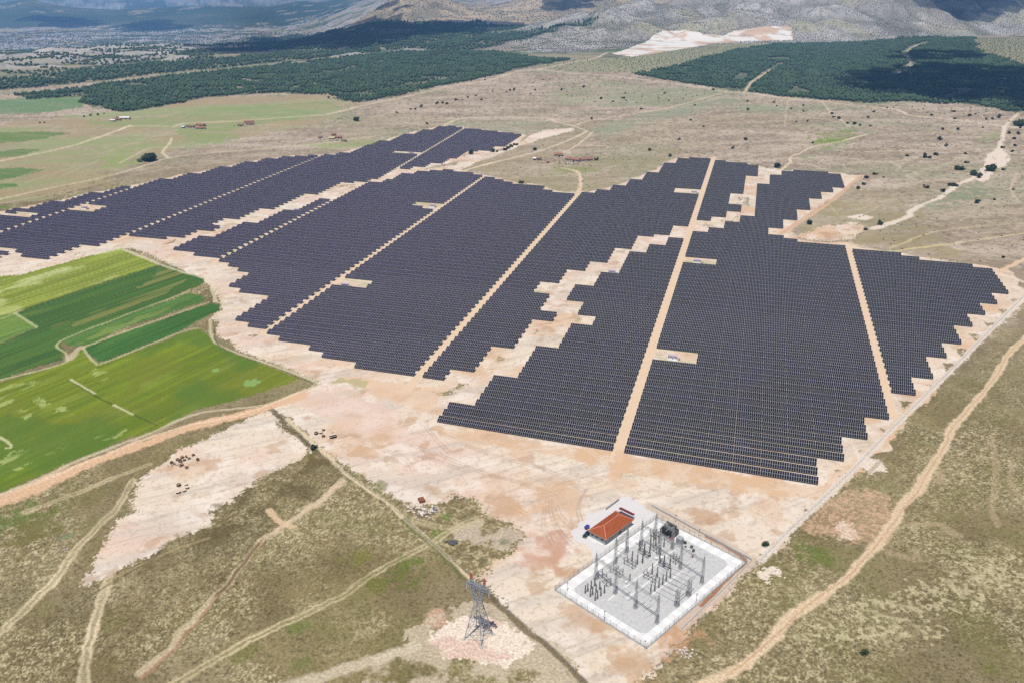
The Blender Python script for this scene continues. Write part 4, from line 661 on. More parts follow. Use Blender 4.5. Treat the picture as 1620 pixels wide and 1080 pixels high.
    Q = np.concatenate([poly_points(pts(p, True), s, 0.5) for p, s in [([(780, 90), (900, 95), (970, 90), (1080, 102), (1005, 117), (900, 113), (850, 105)], 17), ([(1000, 88), (1150, 70), (1250, 66), (1230, 71), (1150, 84), (1080, 104), (1000, 117), (960, 97)], 15), ([(1540, 60), (1620, 62), (1700, 80), (1700, 118), (1620, 108), (1550, 84)], 11), ([(650, 78), (780, 60), (840, 52), (850, 80), (780, 84), (720, 80)], 13), ([(850, 115), (1000, 120), (1080, 136), (1160, 147), (1080, 166), (940, 170), (850, 150), (800, 130)], 34), ([(1320, 165), (1440, 178), (1560, 195), (1640, 200), (1640, 180), (1480, 167), (1400, 166)], 30), ([(500, 155), (560, 165), (640, 150), (760, 122), (700, 136), (580, 160)], 12)]])
    Q = Q[~inside(QUARRY, Q[:, 0], Q[:, 1])]
    scatter_mass('steppe_scrub', Q, RNG.uniform(1.0, 2.3, len(Q)), RNG.uniform(1.2, 2.8, len(Q)), 'scrub', 'small dark scrub dotting the plain below the grey hill', 'scrub', True)

def clump_crown(R, H, n, leaf, seed, z0=0.15, lobes=9):
    """crown of many leaf-sized faces gathered in uneven clumps"""
    rg = np.random.default_rng(seed); v = []; f = []
    cs = [(rg.normal(0, .42, 3) * (R, R, H * .42) + (0, 0, H * (0.5 + z0 / 2)), rg.uniform(.32, .55) * R) for _ in range(lobes)]
    for k in range(n):
        c, r = cs[rg.integers(lobes)]; d = rg.normal(0, 1, 3); d /= np.linalg.norm(d); p = c + d * r * rg.uniform(.55, 1.05) ** .5 * (1, 1, .8)
        p[2] = max(p[2], H * z0 * rg.uniform(.3, 1)); u = rg.normal(0, 1, 3); u /= np.linalg.norm(u); w = np.cross(u, d); w /= max(np.linalg.norm(w), 1e-6); s = leaf * rg.uniform(.6, 1.3); u = np.cross(w, d * .6 + rg.normal(0, .4, 3)); u /= max(np.linalg.norm(u), 1e-6)
        i = len(v); v += [tuple(p + s * (-u - w * .7)), tuple(p + s * (u - w * .5)), tuple(p + s * (u * .8 + w)), tuple(p + s * (-u * .9 + w * .8))]; f.append((i, i + 1, i + 2, i + 3))
    return v, f
def build_shrubs():
    kinds = []
    for k in range(4):
        v, f = clump_crown(2.1 + .3 * k, 2.6 + .35 * k, 260, .42, 400 + k); me = MB().add(v, f).mesh('shrub', 'juniper')
        me.materials.append(MATS['bark']); kinds.append(me)
    S = {}
    S['dark round bush scattered on the mauve plain above the solar farm'] = ('dark bushes scattered over the upper plain', [(1080 + x / 3, y / 3) for x, y in [(145, 430), (305, 488), (430, 492), (445, 507), (515, 522), (572, 505), (572, 533), (308, 528), (57, 506), (538, 582), (592, 580), (100, 605), (38, 573), (298, 672), (238, 708), (905, 537), (878, 567)]]
        + [(540 + x / 3, y / 3) for x, y in [(265, 538), (408, 592), (665, 478), (785, 442), (898, 448), (920, 432), (1232, 475), (1290, 485), (1338, 472), (1555, 482), (1535, 448), (1420, 523), (1188, 570), (1603, 670), (683, 385), (618, 388), (960, 380), (1045, 432), (1150, 418)]])
    S['dark bush beside the pale road below the eastern pine plantation'] = ('bushes along the eastern road', [(1080 + x / 3, y / 3) for x, y in [(970, 518), (1183, 550), (1285, 535), (1360, 555), (1388, 545), (1290, 568), (1440, 568), (1468, 572), (1500, 565), (1425, 608), (1305, 622), (1232, 622), (1548, 640), (1572, 665), (1592, 640), (1600, 615)]])
    S['dark bush along the small green gully on the upper plain'] = ('bushes along the green gully', [(1080 + x / 3, y / 3) for x, y in [(616, 686), (840, 602), (890, 605), (780, 592), (815, 595), (740, 568), (716, 560), (708, 545)]])
    S['dark bush on the pale slope beside the sandy wash'] = ('bushes round the sandy wash', [(1080 + x / 3, 180 + y / 3) for x, y in [(1065, 204), (1147, 217), (1200, 202), (1170, 215), (1250, 157), (1217, 132), (1305, 82), (1340, 198), (1345, 238), (1560, 185), (1575, 160), (1548, 95), (1590, 103), (1515, 170), (1142, 345), (1157, 357), (1520, 272), (1570, 365)]])
    S['dark bush growing right on the edge of the sandy wash'] = ('bushes on the rim of the sandy wash', [(1080 + x / 3, 180 + y / 3) for x, y in [(1300, 262), (1325, 270), (1408, 305), (1235, 380), (1290, 350), (1275, 345), (1262, 352)]])
    S['small dark bush on the olive slope east of the solar farm'] = ('bushes on the olive eastern slope', [(1080 + x / 3, 180 + y / 3) for x, y in [(910, 292), (953, 313), (862, 338), (870, 315), (1480, 410), (600, 527), (830, 362), (1520, 685), (865, 557)]])
    S['small dark bush along the ravine below the far road'] = ('bushes along the ravine', [(540 + x / 3, y / 3) for x, y in [(455, 500), (480, 495), (500, 497), (545, 480), (575, 478), (600, 465), (640, 460), (330, 525), (350, 522), (380, 515), (720, 440), (800, 435), (820, 430)]])
    S['small dark bush on the embankment beside the far solar block'] = ('bushes on the embankment', [(620 + x / 8.1, 200 + y / 8.1) for x, y in [(1450, 320), (1490, 300), (1530, 280), (1575, 262), (1605, 255), (1350, 350)]])
    S['dark hedge bush at the edge of the left pine wood'] = ('bushes at the edge of the left wood', [(x / 3, y / 3) for x, y in [(495, 545), (465, 550), (212, 585), (400, 560), (1560, 468), (1600, 445), (430, 555), (190, 588)]])
    rg = random.Random(5)
    for lab, (grp, L) in S.items():
        for (px, py) in L:
            x, y = gt(px, py); o = mesh_obj('shrub', rg.choice(kinds)); o.location = (x, y, tz(x, y) - .1); s = rg.uniform(.6, 1.25); o.scale = (s, s, s * rg.uniform(.85, 1.1)); o.rotation_euler = (0, 0, rg.uniform(0, 6.28)); tag(o, lab, 'bush', grp)
    def tree(px, py, R, H, lab, n=900, seed=1, mat='leaf'):
        x, y = gt(px, py); t = tag(empty('round_tree', (x, y, tz(x, y))), lab, 'tree')
        MB().bar((0, 0, 0), (.1, 0, H * .35), R * .12, R * .09, n=8).bar((.1, 0, H * .3), (R * .3, R * .2, H * .6), R * .07, R * .03, n=6).bar((.1, 0, H * .3), (-R * .35, .1, H * .62), R * .07, R * .03, n=6).build('trunk', 'bark', t)
        v, f = clump_crown(R, H, n, R * .13, seed, .12, 14); MB().add(v, f).build('crown', mat, t)
    tree(240, 257, 8.2, 8.5, 'broad round dark green tree standing alone beside the dirt track', 2600, 11)
    tree(222, 258, 3.6, 4.2, 'pale grey-green bush at the left foot of the lone round tree', 800, 12, 'pale_leaf')
    tree(564, 192, 4.6, 5.4, 'round dark tree alone on the plain above the far solar block', 900, 13)
    tree(744.5, 244.5, 3.6, 5.6, 'dark tree touching the stepped edge of the far solar block', 800, 14)
    tree(779, 241.5, 3.2, 4.6, 'dark tree on the sandy bank right of the far solar block', 700, 15)
    tree(846, 239, 2.6, 3.8, 'dark tree beside the pale road above the farmyard', 600, 16)
    tree(825, 292, 2.6, 3.4, 'small dark tree at the top fence of the middle block', 600, 17)
    tree(1228, 267.5, 3.9, 5.2, 'dark tree at the road junction above the eastern lobe', 800, 18)
    tree(1567, 271.5, 6.0, 7.0, 'large dark green tree with ragged crown above the sandy wash', 1300, 19)
    tree(1541, 277.5, 4.6, 5.6, 'round dark tree left of the ragged one by the wash', 900, 20)
    tree(1516, 270, 4.6, 4.2, 'low wide brown-black tree left of the sandy wash', 800, 21)
    tree(1544, 324, 2.6, 3.4, 'lone dark tree right of the grey-green strip', 600, 22)
    tree(1392, 356, 2.6, 3.6, 'round dark tree where the wash meets the scraped earth', 600, 23)
    tree(1028, 240.5, 2.2, 3.4, 'dark tree on the plain right of the farmyard', 500, 24); tree(1059, 249, 2.4, 3.4, 'dark tree near the top corner of the middle block', 500, 25)
    tree(943, 256.5, 2.4, 3.2, 'dark tree at the right end of the farmyard', 500, 26); tree(1612, 200, 8, 8, 'dark clump of oak at the road fork below the pine plantation', 1500, 27)
    tree(498, 724, 1.7, 2.0, 'low dark thorn bush on the edge of the white ground', 500, 28); tree(1361, 1060, 1.3, 1.2, 'small dark thorn bush in the lower right grass', 300, 29); tree(1208, 878, 1.6, 1.3, 'dark bush in the corner of the outer yard wall', 300, 30)
    # dark bushy tufts over the lower left plain
    P = pts([(0, 860), (120, 870), (300, 850), (520, 740), (560, 800), (480, 930), (260, 1090), (-60, 1090)]); Q = poly_points(P, 2.1, .5); n = fbm(Q[:, 0] / 14, Q[:, 1] / 14, 241, 4); Q = Q[(n + RNG.uniform(-.12, .12, len(Q)) > .50)]
    P2 = pts([(1250, 1090), (1300, 980), (1420, 850), (1640, 560), (1640, 1090)]); Q2 = poly_points(P2, 2.2, .5); n = fbm(Q2[:, 0] / 14, Q2[:, 1] / 14, 243, 4); Q2 = Q2[(n + RNG.uniform(-.12, .12, len(Q2)) > .50)]; Q = np.concatenate([Q, Q2])
    for q_ in (SAND_PX[4], SAND_PX[0]): Q = Q[~inside(pts(q_), Q[:, 0], Q[:, 1])]
    for q_, w in [([(1640, 515), (1620, 537), (1593, 562), (1580, 590), (1547, 630), (1523, 657), (1503, 680), (1497, 700), (1481, 728), (1456, 767), (1431, 795), (1410, 830), (1379, 869), (1347, 904), (1315, 932), (1273, 960), (1245, 981), (1227, 1006), (1196, 1034), (1150, 1066), (1100, 1090)], 2.6), ([(0, 999), (45, 958), (90, 913), (122, 868), (159, 827), (187, 799)], 1.8), ([(125, 1110), (139, 1027), (155, 966), (171, 917)], 1.8), ([(228, 1064), (269, 1027), (310, 978), (346, 937), (375, 901), (403, 868), (436, 836), (489, 803), (526, 774), (540, 756)], 3.4), ([(277, 1080), (367, 1027), (448, 986), (540, 944), (573, 918)], 1.8)]:
        L = pts(q_)
        for a, b in zip(L[:-1], L[1:]):
            d = b - a; l2 = d @ d; t = np.clip(((Q - a) @ d) / l2, 0, 1); Q = Q[np.hypot(*(Q - a - t[:, None] * d).T) > w]
    scatter_mass('dry_tussocks', Q, RNG.uniform(.10, .42, len(Q)), RNG.uniform(.12, .42, len(Q)), 'tussock', 'low dark tussocks dotting the dry grass in the foreground', 'tussocks')
# ------------------------------------------------------------------ substation
UA = rad(61.05); SU = (math.cos(UA), math.sin(UA)); SV = (-SU[1], SU[0]); SC = (-20.05, 272.6); HU, HV = 33.3, 21.7
def sw(u, v): return (SC[0] + SU[0] * u + SV[0] * v, SC[1] + SU[1] * u + SV[1] * v)
def su(px, py, z=0):
    x, y = gp(px, py, z); x -= SC[0]; y -= SC[1]; return (x * SU[0] + y * SU[1], x * SV[0] + y * SV[1])
def rounded(hu, hv, r, n=6):
    P = []
    for (cx, cy, a0) in ((hu - r, hv - r, 0), (-hu + r, hv - r, 90), (-hu + r, -hv + r, 180), (hu - r, -hv + r, 270)):
        for k in range(n + 1): a = rad(a0 + 90 * k / n); P.append((cx + r * math.cos(a), cy + r * math.sin(a)))
    return P
def slab(name, P, z0, z1, mat, parent=None):
    n = len(P); b = MB(); b.add([(x, y, z) for z in (z0, z1) for (x, y) in P], [tuple(range(n, 2 * n))] + [(i, (i + 1) % n, n + (i + 1) % n, n + i) for i in range(n)]); return b.build(name, mat, parent)
def lattice(b, p, q, w0, w1, mem, n, brace=None):
    """square lattice mast or truss from p to q"""
    p = np.array(p, float); q = np.array(q, float); d = (q - p) / np.linalg.norm(q - p); u = np.array((1, 0, 0)) if abs(d[2]) > .9 else np.cross(d, (0, 0, 1)); u = u / np.linalg.norm(u); w = np.cross(d, u)
    K = [p + (q - p) * k / n for k in range(n + 1)]; W = [(w0 + (w1 - w0) * k / n) / 2 for k in range(n + 1)]; S = ((1, 1), (-1, 1), (-1, -1), (1, -1)); br = brace or mem * .7
    cor = [[c + (u * s[0] + w * s[1]) * r for s in S] for c, r in zip(K, W)]
    for i in range(4): b.bar(cor[0][i], cor[n][i], mem)
    for k in range(n):
        for i in range(4):
            j = (i + 1) % 4; a, e = (cor[k][i], cor[k + 1][j]) if k % 2 else (cor[k][j], cor[k + 1][i]); b.bar(a, e, br); b.bar(cor[k + 1][i], cor[k + 1][j], br)
    return b
def gantry(base_px, label, hb=10.3, ht=14.3):
    B = [su(*p) for p in base_px]; t = tag(empty('steel_gantry', (*sw(*B[0]), 0), UA), label, 'gantry'); o = B[0]; L = [(b[0] - o[0], b[1] - o[1]) for b in B]
    for (x, y) in L:
        b = MB(); lattice(b, (x, y, .3), (x, y, hb + .4), 1.05, .6, .09, 8, .05); lattice(b, (x, y, hb + .4), (x, y, ht - 1.6), .55, .2, .07, 3, .045); b.bar((x, y, ht - 1.7), (x, y, ht), .09, .05); b.box((x, y, .15), (1.7, 1.7, .3)); b.build('column', 'zinc', t)
    for (a, c) in zip(L[:-1], L[1:]):
        b = MB(); n = max(6, int(math.dist(a, c) / 1.2)); lattice(b, (*a, hb), (*c, hb), .75, .75, .08, n, .045); b.build('beam', 'zinc', t)
        d = np.array(c) - np.array(a); d = d / np.linalg.norm(d); pr = (-d[1], d[0])
        for k in (.22, .5, .78):
            x = a[0] + (c[0] - a[0]) * k; y = a[1] + (c[1] - a[1]) * k; b = MB()
            for s in (-1, 1):
                p0 = (x + pr[0] * s * .5, y + pr[1] * s * .5, hb - .3); p1 = (x + pr[0] * s * 2.3, y + pr[1] * s * 2.3, hb - .7); b.bar(p0, p1, .10, n=6)
                for q in range(6): f = (q + .5) / 6; m = [p0[i] + (p1[i] - p0[i]) * f for i in range(3)]; b.bar(m, [m[i] + (p1[i] - p0[i]) * .03 for i in range(3)], .30, n=8)
            b.build('insulator_string', 'porcelain', t)
    return t
def ribbed(b, x, y, z0, z1, r=.11, n=8, mi=0):
    prof = [(r, z0)]; k = max(3, int((z1 - z0) / .22)); dz = (z1 - z0) / k
    for i in range(k): prof += [(r, z0 + dz * (i + .25)), (r * 1.9, z0 + dz * (i + .5)), (r, z0 + dz * (i + .75))]
    b.lathe((x, y, 0), prof + [(r, z1)], n, mi); return b
def build_substation():
    o = slab('concrete_pavement', [sw(a * HU, c * HV) for a, c in ((-1, -1), (1, -1), (1, 1), (-1, 1))], -.2, .12, 'slab_white'); tag(o, kind='structure')
    o = slab('gravel_yard', [sw(u, v) for (u, v) in rounded(HU - 4.6, HV - 4.4, 3.0)], .0, .15, 'gravel'); tag(o, kind='structure')
    j = MB()
    for s in (-1, 1):
        for k in range(-5, 6): p = sw(k * 6.0 + 1.2, s * (HV - 2.2)); j.box((*p, .1305), (2.6, 4.3, .02), UA)
        for k in range(-3, 4): p = sw(s * (HU - 2.3), k * 4.9 + 1); j.box((*p, .1365), (4.4, 2.4, .02), UA)
    tag(j.build('paving_slabs', 'slab_bright'), kind='structure')
    TR = [0]
    for (a, c) in [((988, 935), (1064, 866)), ((1030, 943), (1078, 903)), ((990, 946), (1036, 914)), ((962, 950), (1010, 912))]:
        p = su(*a); q = su(*c); b = MB(); v0 = (p[1] + q[1]) / 2; u0, u1 = sorted((p[0], q[0]))
        b.box((*sw((u0 + u1) / 2, v0), .165 + .006 * TR[0]), (u1 - u0, .7, .06), UA); TR[0] += 1; tag(b.build('cable_trench', 'slab_white'), kind='structure')
    # fence
    t = tag(empty('mesh_fence', (*sw(0, 0), 0), UA), 'grey wire mesh fence standing round the white switchyard', 'fence')
    pm = MB().box((0, 0, 1.25), (.09, .09, 2.5)).bar((0, 0, 2.45), (.0, -.25, 2.85), .06).mesh('post', 'galv_dark')
    for (a, c) in [((-HU, -HV), (HU, -HV)), ((HU, -HV), (HU, HV)), ((HU, HV), (-HU, HV)), ((-HU, HV), (-HU, -HV))]:
        L = math.dist(a, c); n = int(round(L / 2.75)); ang = math.atan2(c[1] - a[1], c[0] - a[0])
        for k in range(n): f = k / n; o = mesh_obj('post', pm, t); o.location = (a[0] + (c[0] - a[0]) * f, a[1] + (c[1] - a[1]) * f, 0); o.rotation_euler = (0, 0, ang)
        b = MB()
        for k in range(9): b.bar((*a, .35 + k * .26), (*c, .35 + k * .26), .022)
        for k in range(int(L / .55)): f = (k + .5) / int(L / .55); x = a[0] + (c[0] - a[0]) * f; y = a[1] + (c[1] - a[1]) * f; b.bar((x, y, .3), (x, y, 2.45), .022)
        b.build('wire_mesh', 'galv_dark', t)
        m = ((a[0] + c[0]) / 2, (a[1] + c[1]) / 2, .2); MB().box(m, (L + .3, .3, .4), ang).build('kerb', 'concrete', t)
    # gantries
    gantry([(942, 916), (973, 938.5), (1005, 961), (1039, 985)], 'long pale lattice gantry with four masts along the near side of the switchyard')
    gantry([(1014, 863), (1043, 877), (1076, 899), (1110, 922)], 'long pale lattice gantry with four masts across the middle of the switchyard')
    gantry([(973, 891), (991, 874)], 'short lattice gantry of two masts beside the fence facing the tiled house')
    gantry([(1036, 848), (1063, 868)], 'short lattice gantry in front of the black transformer', 9.3, 13.0)
    def wire(p, q, sag, lab, grp):
        b = MB(); n = 8; P = [(p[0] + (q[0] - p[0]) * k / n, p[1] + (q[1] - p[1]) * k / n, p[2] + (q[2] - p[2]) * k / n - sag * 4 * (k / n) * (1 - k / n)) for k in range(n + 1)]
        for a, c in zip(P[:-1], P[1:]): b.bar(a, c, .05, n=3)
        tag(b.build('conductor_wire', 'wire_grey'), lab, 'wire', grp)
    A = [su(*p) for p in [(942, 916), (973, 938.5), (1005, 961), (1039, 985)]]; D = [su(*p) for p in [(1014, 863), (1043, 877), (1076, 899), (1110, 922)]]
    for s in range(3):
        for k in (.22, .5, .78):
            p = [A[s][i] + (A[s + 1][i] - A[s][i]) * k for i in (0, 1)]; q = [D[s][i] + (D[s + 1][i] - D[s][i]) * k for i in (0, 1)]
            wire((*sw(*p), 9.6), (*sw(*q), 9.6), .9, 'thin grey wire strung between the two long gantries', 'wires between the long gantries')
    # circuit breakers: three poles on a black frame
    def breaker(P, lab):
        c = su(*P[1]); t = tag(empty('circuit_breaker', (*sw(*c), .15), UA), lab, 'circuit breaker', 'three-pole circuit breakers'); b = MB(); L = [(su(*p)[0] - c[0], su(*p)[1] - c[1]) for p in P]
        d = math.atan2(L[2][1] - L[0][1], L[2][0] - L[0][0]); dx, dy = math.cos(d), math.sin(d); ln = math.dist(L[0], L[2])
        for (x, y) in (L[0], L[2]):
            for s in (-.7, .7): b.bar((x - dy * s, y + dx * s, 0), (x - dy * s, y + dx * s, 2.1), .16)
        for s in (-.35, .35): b.bar((L[0][0] - dy * s, L[0][1] + dx * s, 2.1), (L[2][0] - dy * s, L[2][1] + dx * s, 2.1), .18)
        for s in (-.7, .7): b.bar((L[0][0] - dy * s, L[0][1] + dx * s, .2), (L[2][0] - dy * s, L[2][1] + dx * s, .2), .14)
        b.build('frame', 'black_steel', t); MB().box((L[1][0], L[1][1], 1.1), (.9, .7, 1.2), d).build('drive_box', 'blue_grey', t)
        for (x, y) in L: p = MB(); ribbed(p, x, y, 2.2, 3.9, .16); p.lathe((x, y, 0), [(.2, 3.9), (.24, 4.0), (.24, 4.15), (.15, 4.2)], 8); ribbed(p, x, y, 4.2, 5.6, .15); p.build('pole', 'dark_porcelain', t)
    breaker([(1011, 872), (1019, 877), (1027, 882)], 'black three-pole circuit breaker nearest the tiled house'); breaker([(1043, 892), (1050, 896), (1059, 901)], 'black three-pole circuit breaker under the middle gantry')
    # disconnectors
    def disconnector(p, q, lab):
        a = su(*p); c = su(*q); m = ((a[0] + c[0]) / 2, (a[1] + c[1]) / 2); t = tag(empty('disconnector', (*sw(*m), .15), UA), lab, 'disconnector', 'disconnector switches on steel frames'); d = math.atan2(c[1] - a[1], c[0] - a[0]); ln = math.dist(a, c); dx, dy = math.cos(d), math.sin(d); b = MB()
        R = lambda x, y, z: (x * dx - y * dy, x * dy + y * dx, z)
        for s in (-1, 1):
            for w in (-.9, .9): b.bar(R(s * ln * .38, w, 0), R(s * ln * .38, w, 2.3), .16)
        for w in (-.9, .9): b.bar(R(-ln / 2, w, 2.3), R(ln / 2, w, 2.3), .18)
        for x in (-.5, -.25, 0, .25, .5): b.bar(R(x * ln, -1, 2.35), R(x * ln, 1, 2.35), .12)
        b.build('frame', 'grey_steel', t)
        for x in (-.42, 0, .42):
            for w in (-1, 1): s_ = MB(); q_ = R(x * ln, w, 0); ribbed(s_, q_[0], q_[1], 2.4, 3.7, .1); s_.build('post_insulator', 'dark_porcelain', t)
            MB().bar(R(x * ln, -1, 3.78), R(x * ln, .1, 3.85), .08).bar(R(x * ln, 1, 3.78), R(x * ln, -.05, 3.95), .08).build('arm', 'zinc', t)
    for p, q, lab in [((988, 890), (1004, 900), 'disconnector switch left of the breaker nearest the house'), ((1019, 912), (1036, 922), 'disconnector switch in the middle of the yard below the central breaker'), ((948, 912), (964, 929), 'disconnector switch beneath the left end of the near gantry'), ((966, 903), (984, 914), 'disconnector switch with raised arms behind the near gantry'), ((1030, 868), (1042, 876), 'disconnector switch below the left end of the middle gantry'), ((1062, 886), (1072, 893), 'disconnector switch beneath the right half of the middle gantry'), ((1030, 846), (1040, 853), 'disconnector switch by the top corner of the fence')]: disconnector(p, q, lab)
    # single insulator columns
    def column(px, py, h, lab, grp, proto={}):
        k = round(h, 1)
        if k not in proto:
            p1 = MB().box((0, 0, .1), (.6, .6, .2)); lattice(p1, (0, 0, .2), (0, 0, h * .45), .36, .36, .08, 3); m2 = MB(); ribbed(m2, 0, 0, h * .45, h * .93, .13); m3 = MB().lathe((0, 0, 0), [(.16, h * .93), (.22, h * .95), (.22, h * .98), (.08, h)], 8)
            proto[k] = (p1.mesh('pedestal', 'grey_steel'), m2.mesh('insulator', 'dark_porcelain'), m3.mesh('cap', 'zinc'))
        t = tag(empty('insulator_column', (*gp(px, py), .15), UA), lab, 'insulator', grp)
        for nm, me in zip(('pedestal', 'insulator', 'cap'), proto[k]): mesh_obj(nm, me, t)
    for x, y in [(495, 735), (535, 705), (595, 660), (655, 610), (580, 795), (618, 765), (678, 720), (740, 670), (662, 860), (702, 830), (760, 780), (820, 735)]: column(880 + x / 10.8, 870 + y / 10.8, 4.2, 'insulator column in the cluster of twelve at the left corner of the yard', 'cluster of insulator columns in the left corner')
    for x, y in [(530, 640), (600, 585), (670, 525), (735, 475), (795, 415), (865, 365)]: column(980 + x / 10.8, 880 + y / 10.8, 5.0, 'tall insulator column in the diagonal row beside the white cable trench', 'diagonal row of insulator columns')
    for x, y in [(640, 365), (555, 300)]: column(980 + x / 10.8, 880 + y / 10.8, 5.4, 'tall insulator column behind the disconnector in mid yard', 'insulator columns in mid yard')
    for x, y in [(860, 950), (950, 1000), (1040, 980)]: column(920 + x / 10.8, 800 + y / 10.8, 5.4, 'tall insulator column behind the disconnector nearest the house', 'insulator columns near the house')
    for x, y in [(315, 640), (370, 590), (400, 680), (455, 640), (540, 700)]: column(1000 + x / 10.8, 800 + y / 10.8, 4.6, 'insulator column standing between the transformer and the middle gantry', 'insulator columns before the transformer')
    column(980 + 390 / 10.8, 880 + 110 / 10.8, 4.4, 'lone insulator column right of the first breaker', None); column(980 + 175 / 10.8, 880 + 405 / 10.8, 3.2, 'short insulator column by the pale cabinet in the near yard', None); column(880 + 1255 / 10.8, 870 + 515 / 10.8, 3.4, 'short insulator column left of the pale cabinet', None)
    # low busbar portal
    p = su(1070.5, 958); q = su(1089, 942); t = tag(empty('busbar_portal', (*sw(*p), .15), UA), 'low steel busbar portal with two legs by the right side of the yard', 'portal'); e = (q[0] - p[0], q[1] - p[1])
    for (x, y) in ((0, 0), e): b = MB(); lattice(b, (x, y, 0), (x, y, 7.2), 1.5, 1.0, .13, 5); b.box((x, y, .1), (1.8, 1.8, .2)); b.build('leg', 'zinc', t)
    b = MB()
    for s in (-.5, .5): b.bar((-e[0] * .15, -e[1] * .15 + s, 7.3), (e[0] * 1.35, e[1] * 1.35 + s, 7.3), .18)
    b.build('crossbeam', 'zinc', t); b = MB()
    for k in range(5):
        f = -.1 + k * .35
        for s in (-.8, .8): b.bar((e[0] * f, e[1] * f + s, 6.9), (e[0] * f - .5, e[1] * f + s + 13, 6.2), .07, n=4)
    b.build('busbar', 'zinc', t)
    # transformer
    c = su(1058.5, 846); t = tag(empty('power_transformer', (*sw(*c), .15), UA), 'large black power transformer with radiator fins and bushings on top', 'transformer')
    MB().box((0, 0, .15), (7.6, 9.5, .3)).build('plinth', 'slab_white', t); MB().box((0, 0, 1.9), (3.2, 6.0, 3.0)).box((0, 0, 3.5), (3.4, 6.2, .2)).box((-1.72, 1.4, 1.9), (.2, .3, 3)).box((-1.72, -1.4, 1.9), (.2, .3, 3)).build('tank', 'black_paint', t)
    for s in (-1, 1):
        b = MB()
        for k in range(15): b.box((s * 2.3, -2.8 + k * .4, 1.8), (1.1, .12, 2.6))
        b.bar((s * 1.9, -2.9, 3.2), (s * 1.9, 2.9, 3.2), .25, n=8).bar((s * 1.9, -2.9, .6), (s * 1.9, 2.9, .6), .25, n=8); b.build('radiator', 'black_paint', t)
    MB().bar((1.0, -2.6, 5.0), (1.0, 2.2, 5.0), 1.0, n=14).bar((1.0, -1.8, 3.5), (1.0, -1.8, 4.6), .2).bar((1.0, 1.5, 3.5), (1.0, 1.5, 4.6), .2).build('conservator', 'dark_paint', t)
    for k in range(3):
        b = MB(); ribbed(b, -.8, -1.9 + k * 1.9, 3.6, 5.6, .17); b.bar((-.8, -1.9 + k * 1.9, 5.6), (-.8, -1.9 + k * 1.9, 6.0), .08); b.build('bushing', 'dark_porcelain', t); b = MB(); ribbed(b, .2, -1.0 + k * .8, 3.6, 4.5, .1); b.build('bushing', 'dark_porcelain', t)
    MB().box((-.3, 3.6, 1.2), (1.2, .8, 1.8)).build('control_box', 'dark_paint', t)
    # cabinets and yard pieces
    def cabinet(px, py, d, mat, lab, cat='cabinet', roofmat=None):
        t = tag(empty('switch_cabinet', (*gp(px, py), .15), UA), lab, cat); MB().box((0, 0, d[2] / 2 + .1), d).box((0, 0, .05), (d[0] + .2, d[1] + .2, .1)).build('body', mat, t); MB().box((0, 0, d[2] + .14), (d[0] + .2, d[1] + .2, .08)).build('roof', roofmat or mat, t)
        for s in (-.25, .25): MB().box((-d[0] / 2 - .012, s * d[1], d[2] / 2 + .1), (.025, d[1] * .46, d[2] * .86)).build('door', mat, t)
    cabinet(1075, 859, (2.2, 2.4, 2.6), 'grey_paint', 'grey cabinet on a white base right of the black transformer'); cabinet(990, 924.5, (.9, 1.0, 1.5), 'white_paint', 'small white cabinet in the near half of the yard'); cabinet(1007.5, 861.5, (.9, 1.0, 1.4), 'white_paint', 'small white cabinet by the left end of the middle gantry'); cabinet(1037.5, 887, (.9, 1.0, 1.4), 'white_paint', 'small white cabinet left of the central breaker'); cabinet(1046, 886, (1.0, 1.1, 1.6), 'white_paint', 'small white cabinet touching the central breaker')
    cabinet(1064.5, 862, (1.5, 1.8, 1.5), 'slab_white', 'low white box under the red fire cart', 'box')
    t = tag(empty('fire_cart', (*gp(1064.5, 857), .15), UA), 'red fire cart beside the black transformer', 'fire cart'); MB().lathe((0, 0, .3), [(.35, 0), (.5, .15), (.5, 1.4), (.2, 1.7)], 12).build('cylinder', 'red_paint', t); MB().box((0, .9, .9), (.9, .8, 1.2)).build('hose_box', 'red_paint', t)
    for s in (-.5, .5): MB().bar((s, -.06, .3), (s, .06, .3), .6, n=12).build('wheel', 'black_steel', t)
    t = tag(empty('fire_cart', (*gp(1095.5, 881.5), .15), UA), 'small dark red fire cart alone on the gravel under the far beam', 'fire cart'); MB().lathe((0, 0, .2), [(.25, 0), (.35, .1), (.35, 1.1), (.15, 1.3)], 10).build('cylinder', 'dark_red', t); MB().bar((0, -.3, .25), (0, .3, .25), .4, n=10).build('wheel', 'black_steel', t)
    for px, py, d, lab in [(1083.5, 859.5, (1.0, 1.2, .9), 'black drum-like crate right of the grey cabinet'), (1094, 866, (1.4, 1.1, .6), 'grey crate of fittings on the gravel by the top edge'), (1097, 871.5, (1.6, .9, .5), 'low black crate on the gravel by the top edge'), (1084.5, 865, (.6, .7, .4), 'small grey crate below the black one')]:
        t = tag(empty('crate', (*gp(px, py), .15), UA + .3), lab, 'crate'); MB().box((0, 0, d[2] / 2), d).build('box', 'black_steel' if 'black' in lab else 'grey_steel', t); MB().box((0, 0, d[2] + .04), (d[0] * 1.06, d[1] * 1.06, .07)).build('lid', 'dark_paint', t)
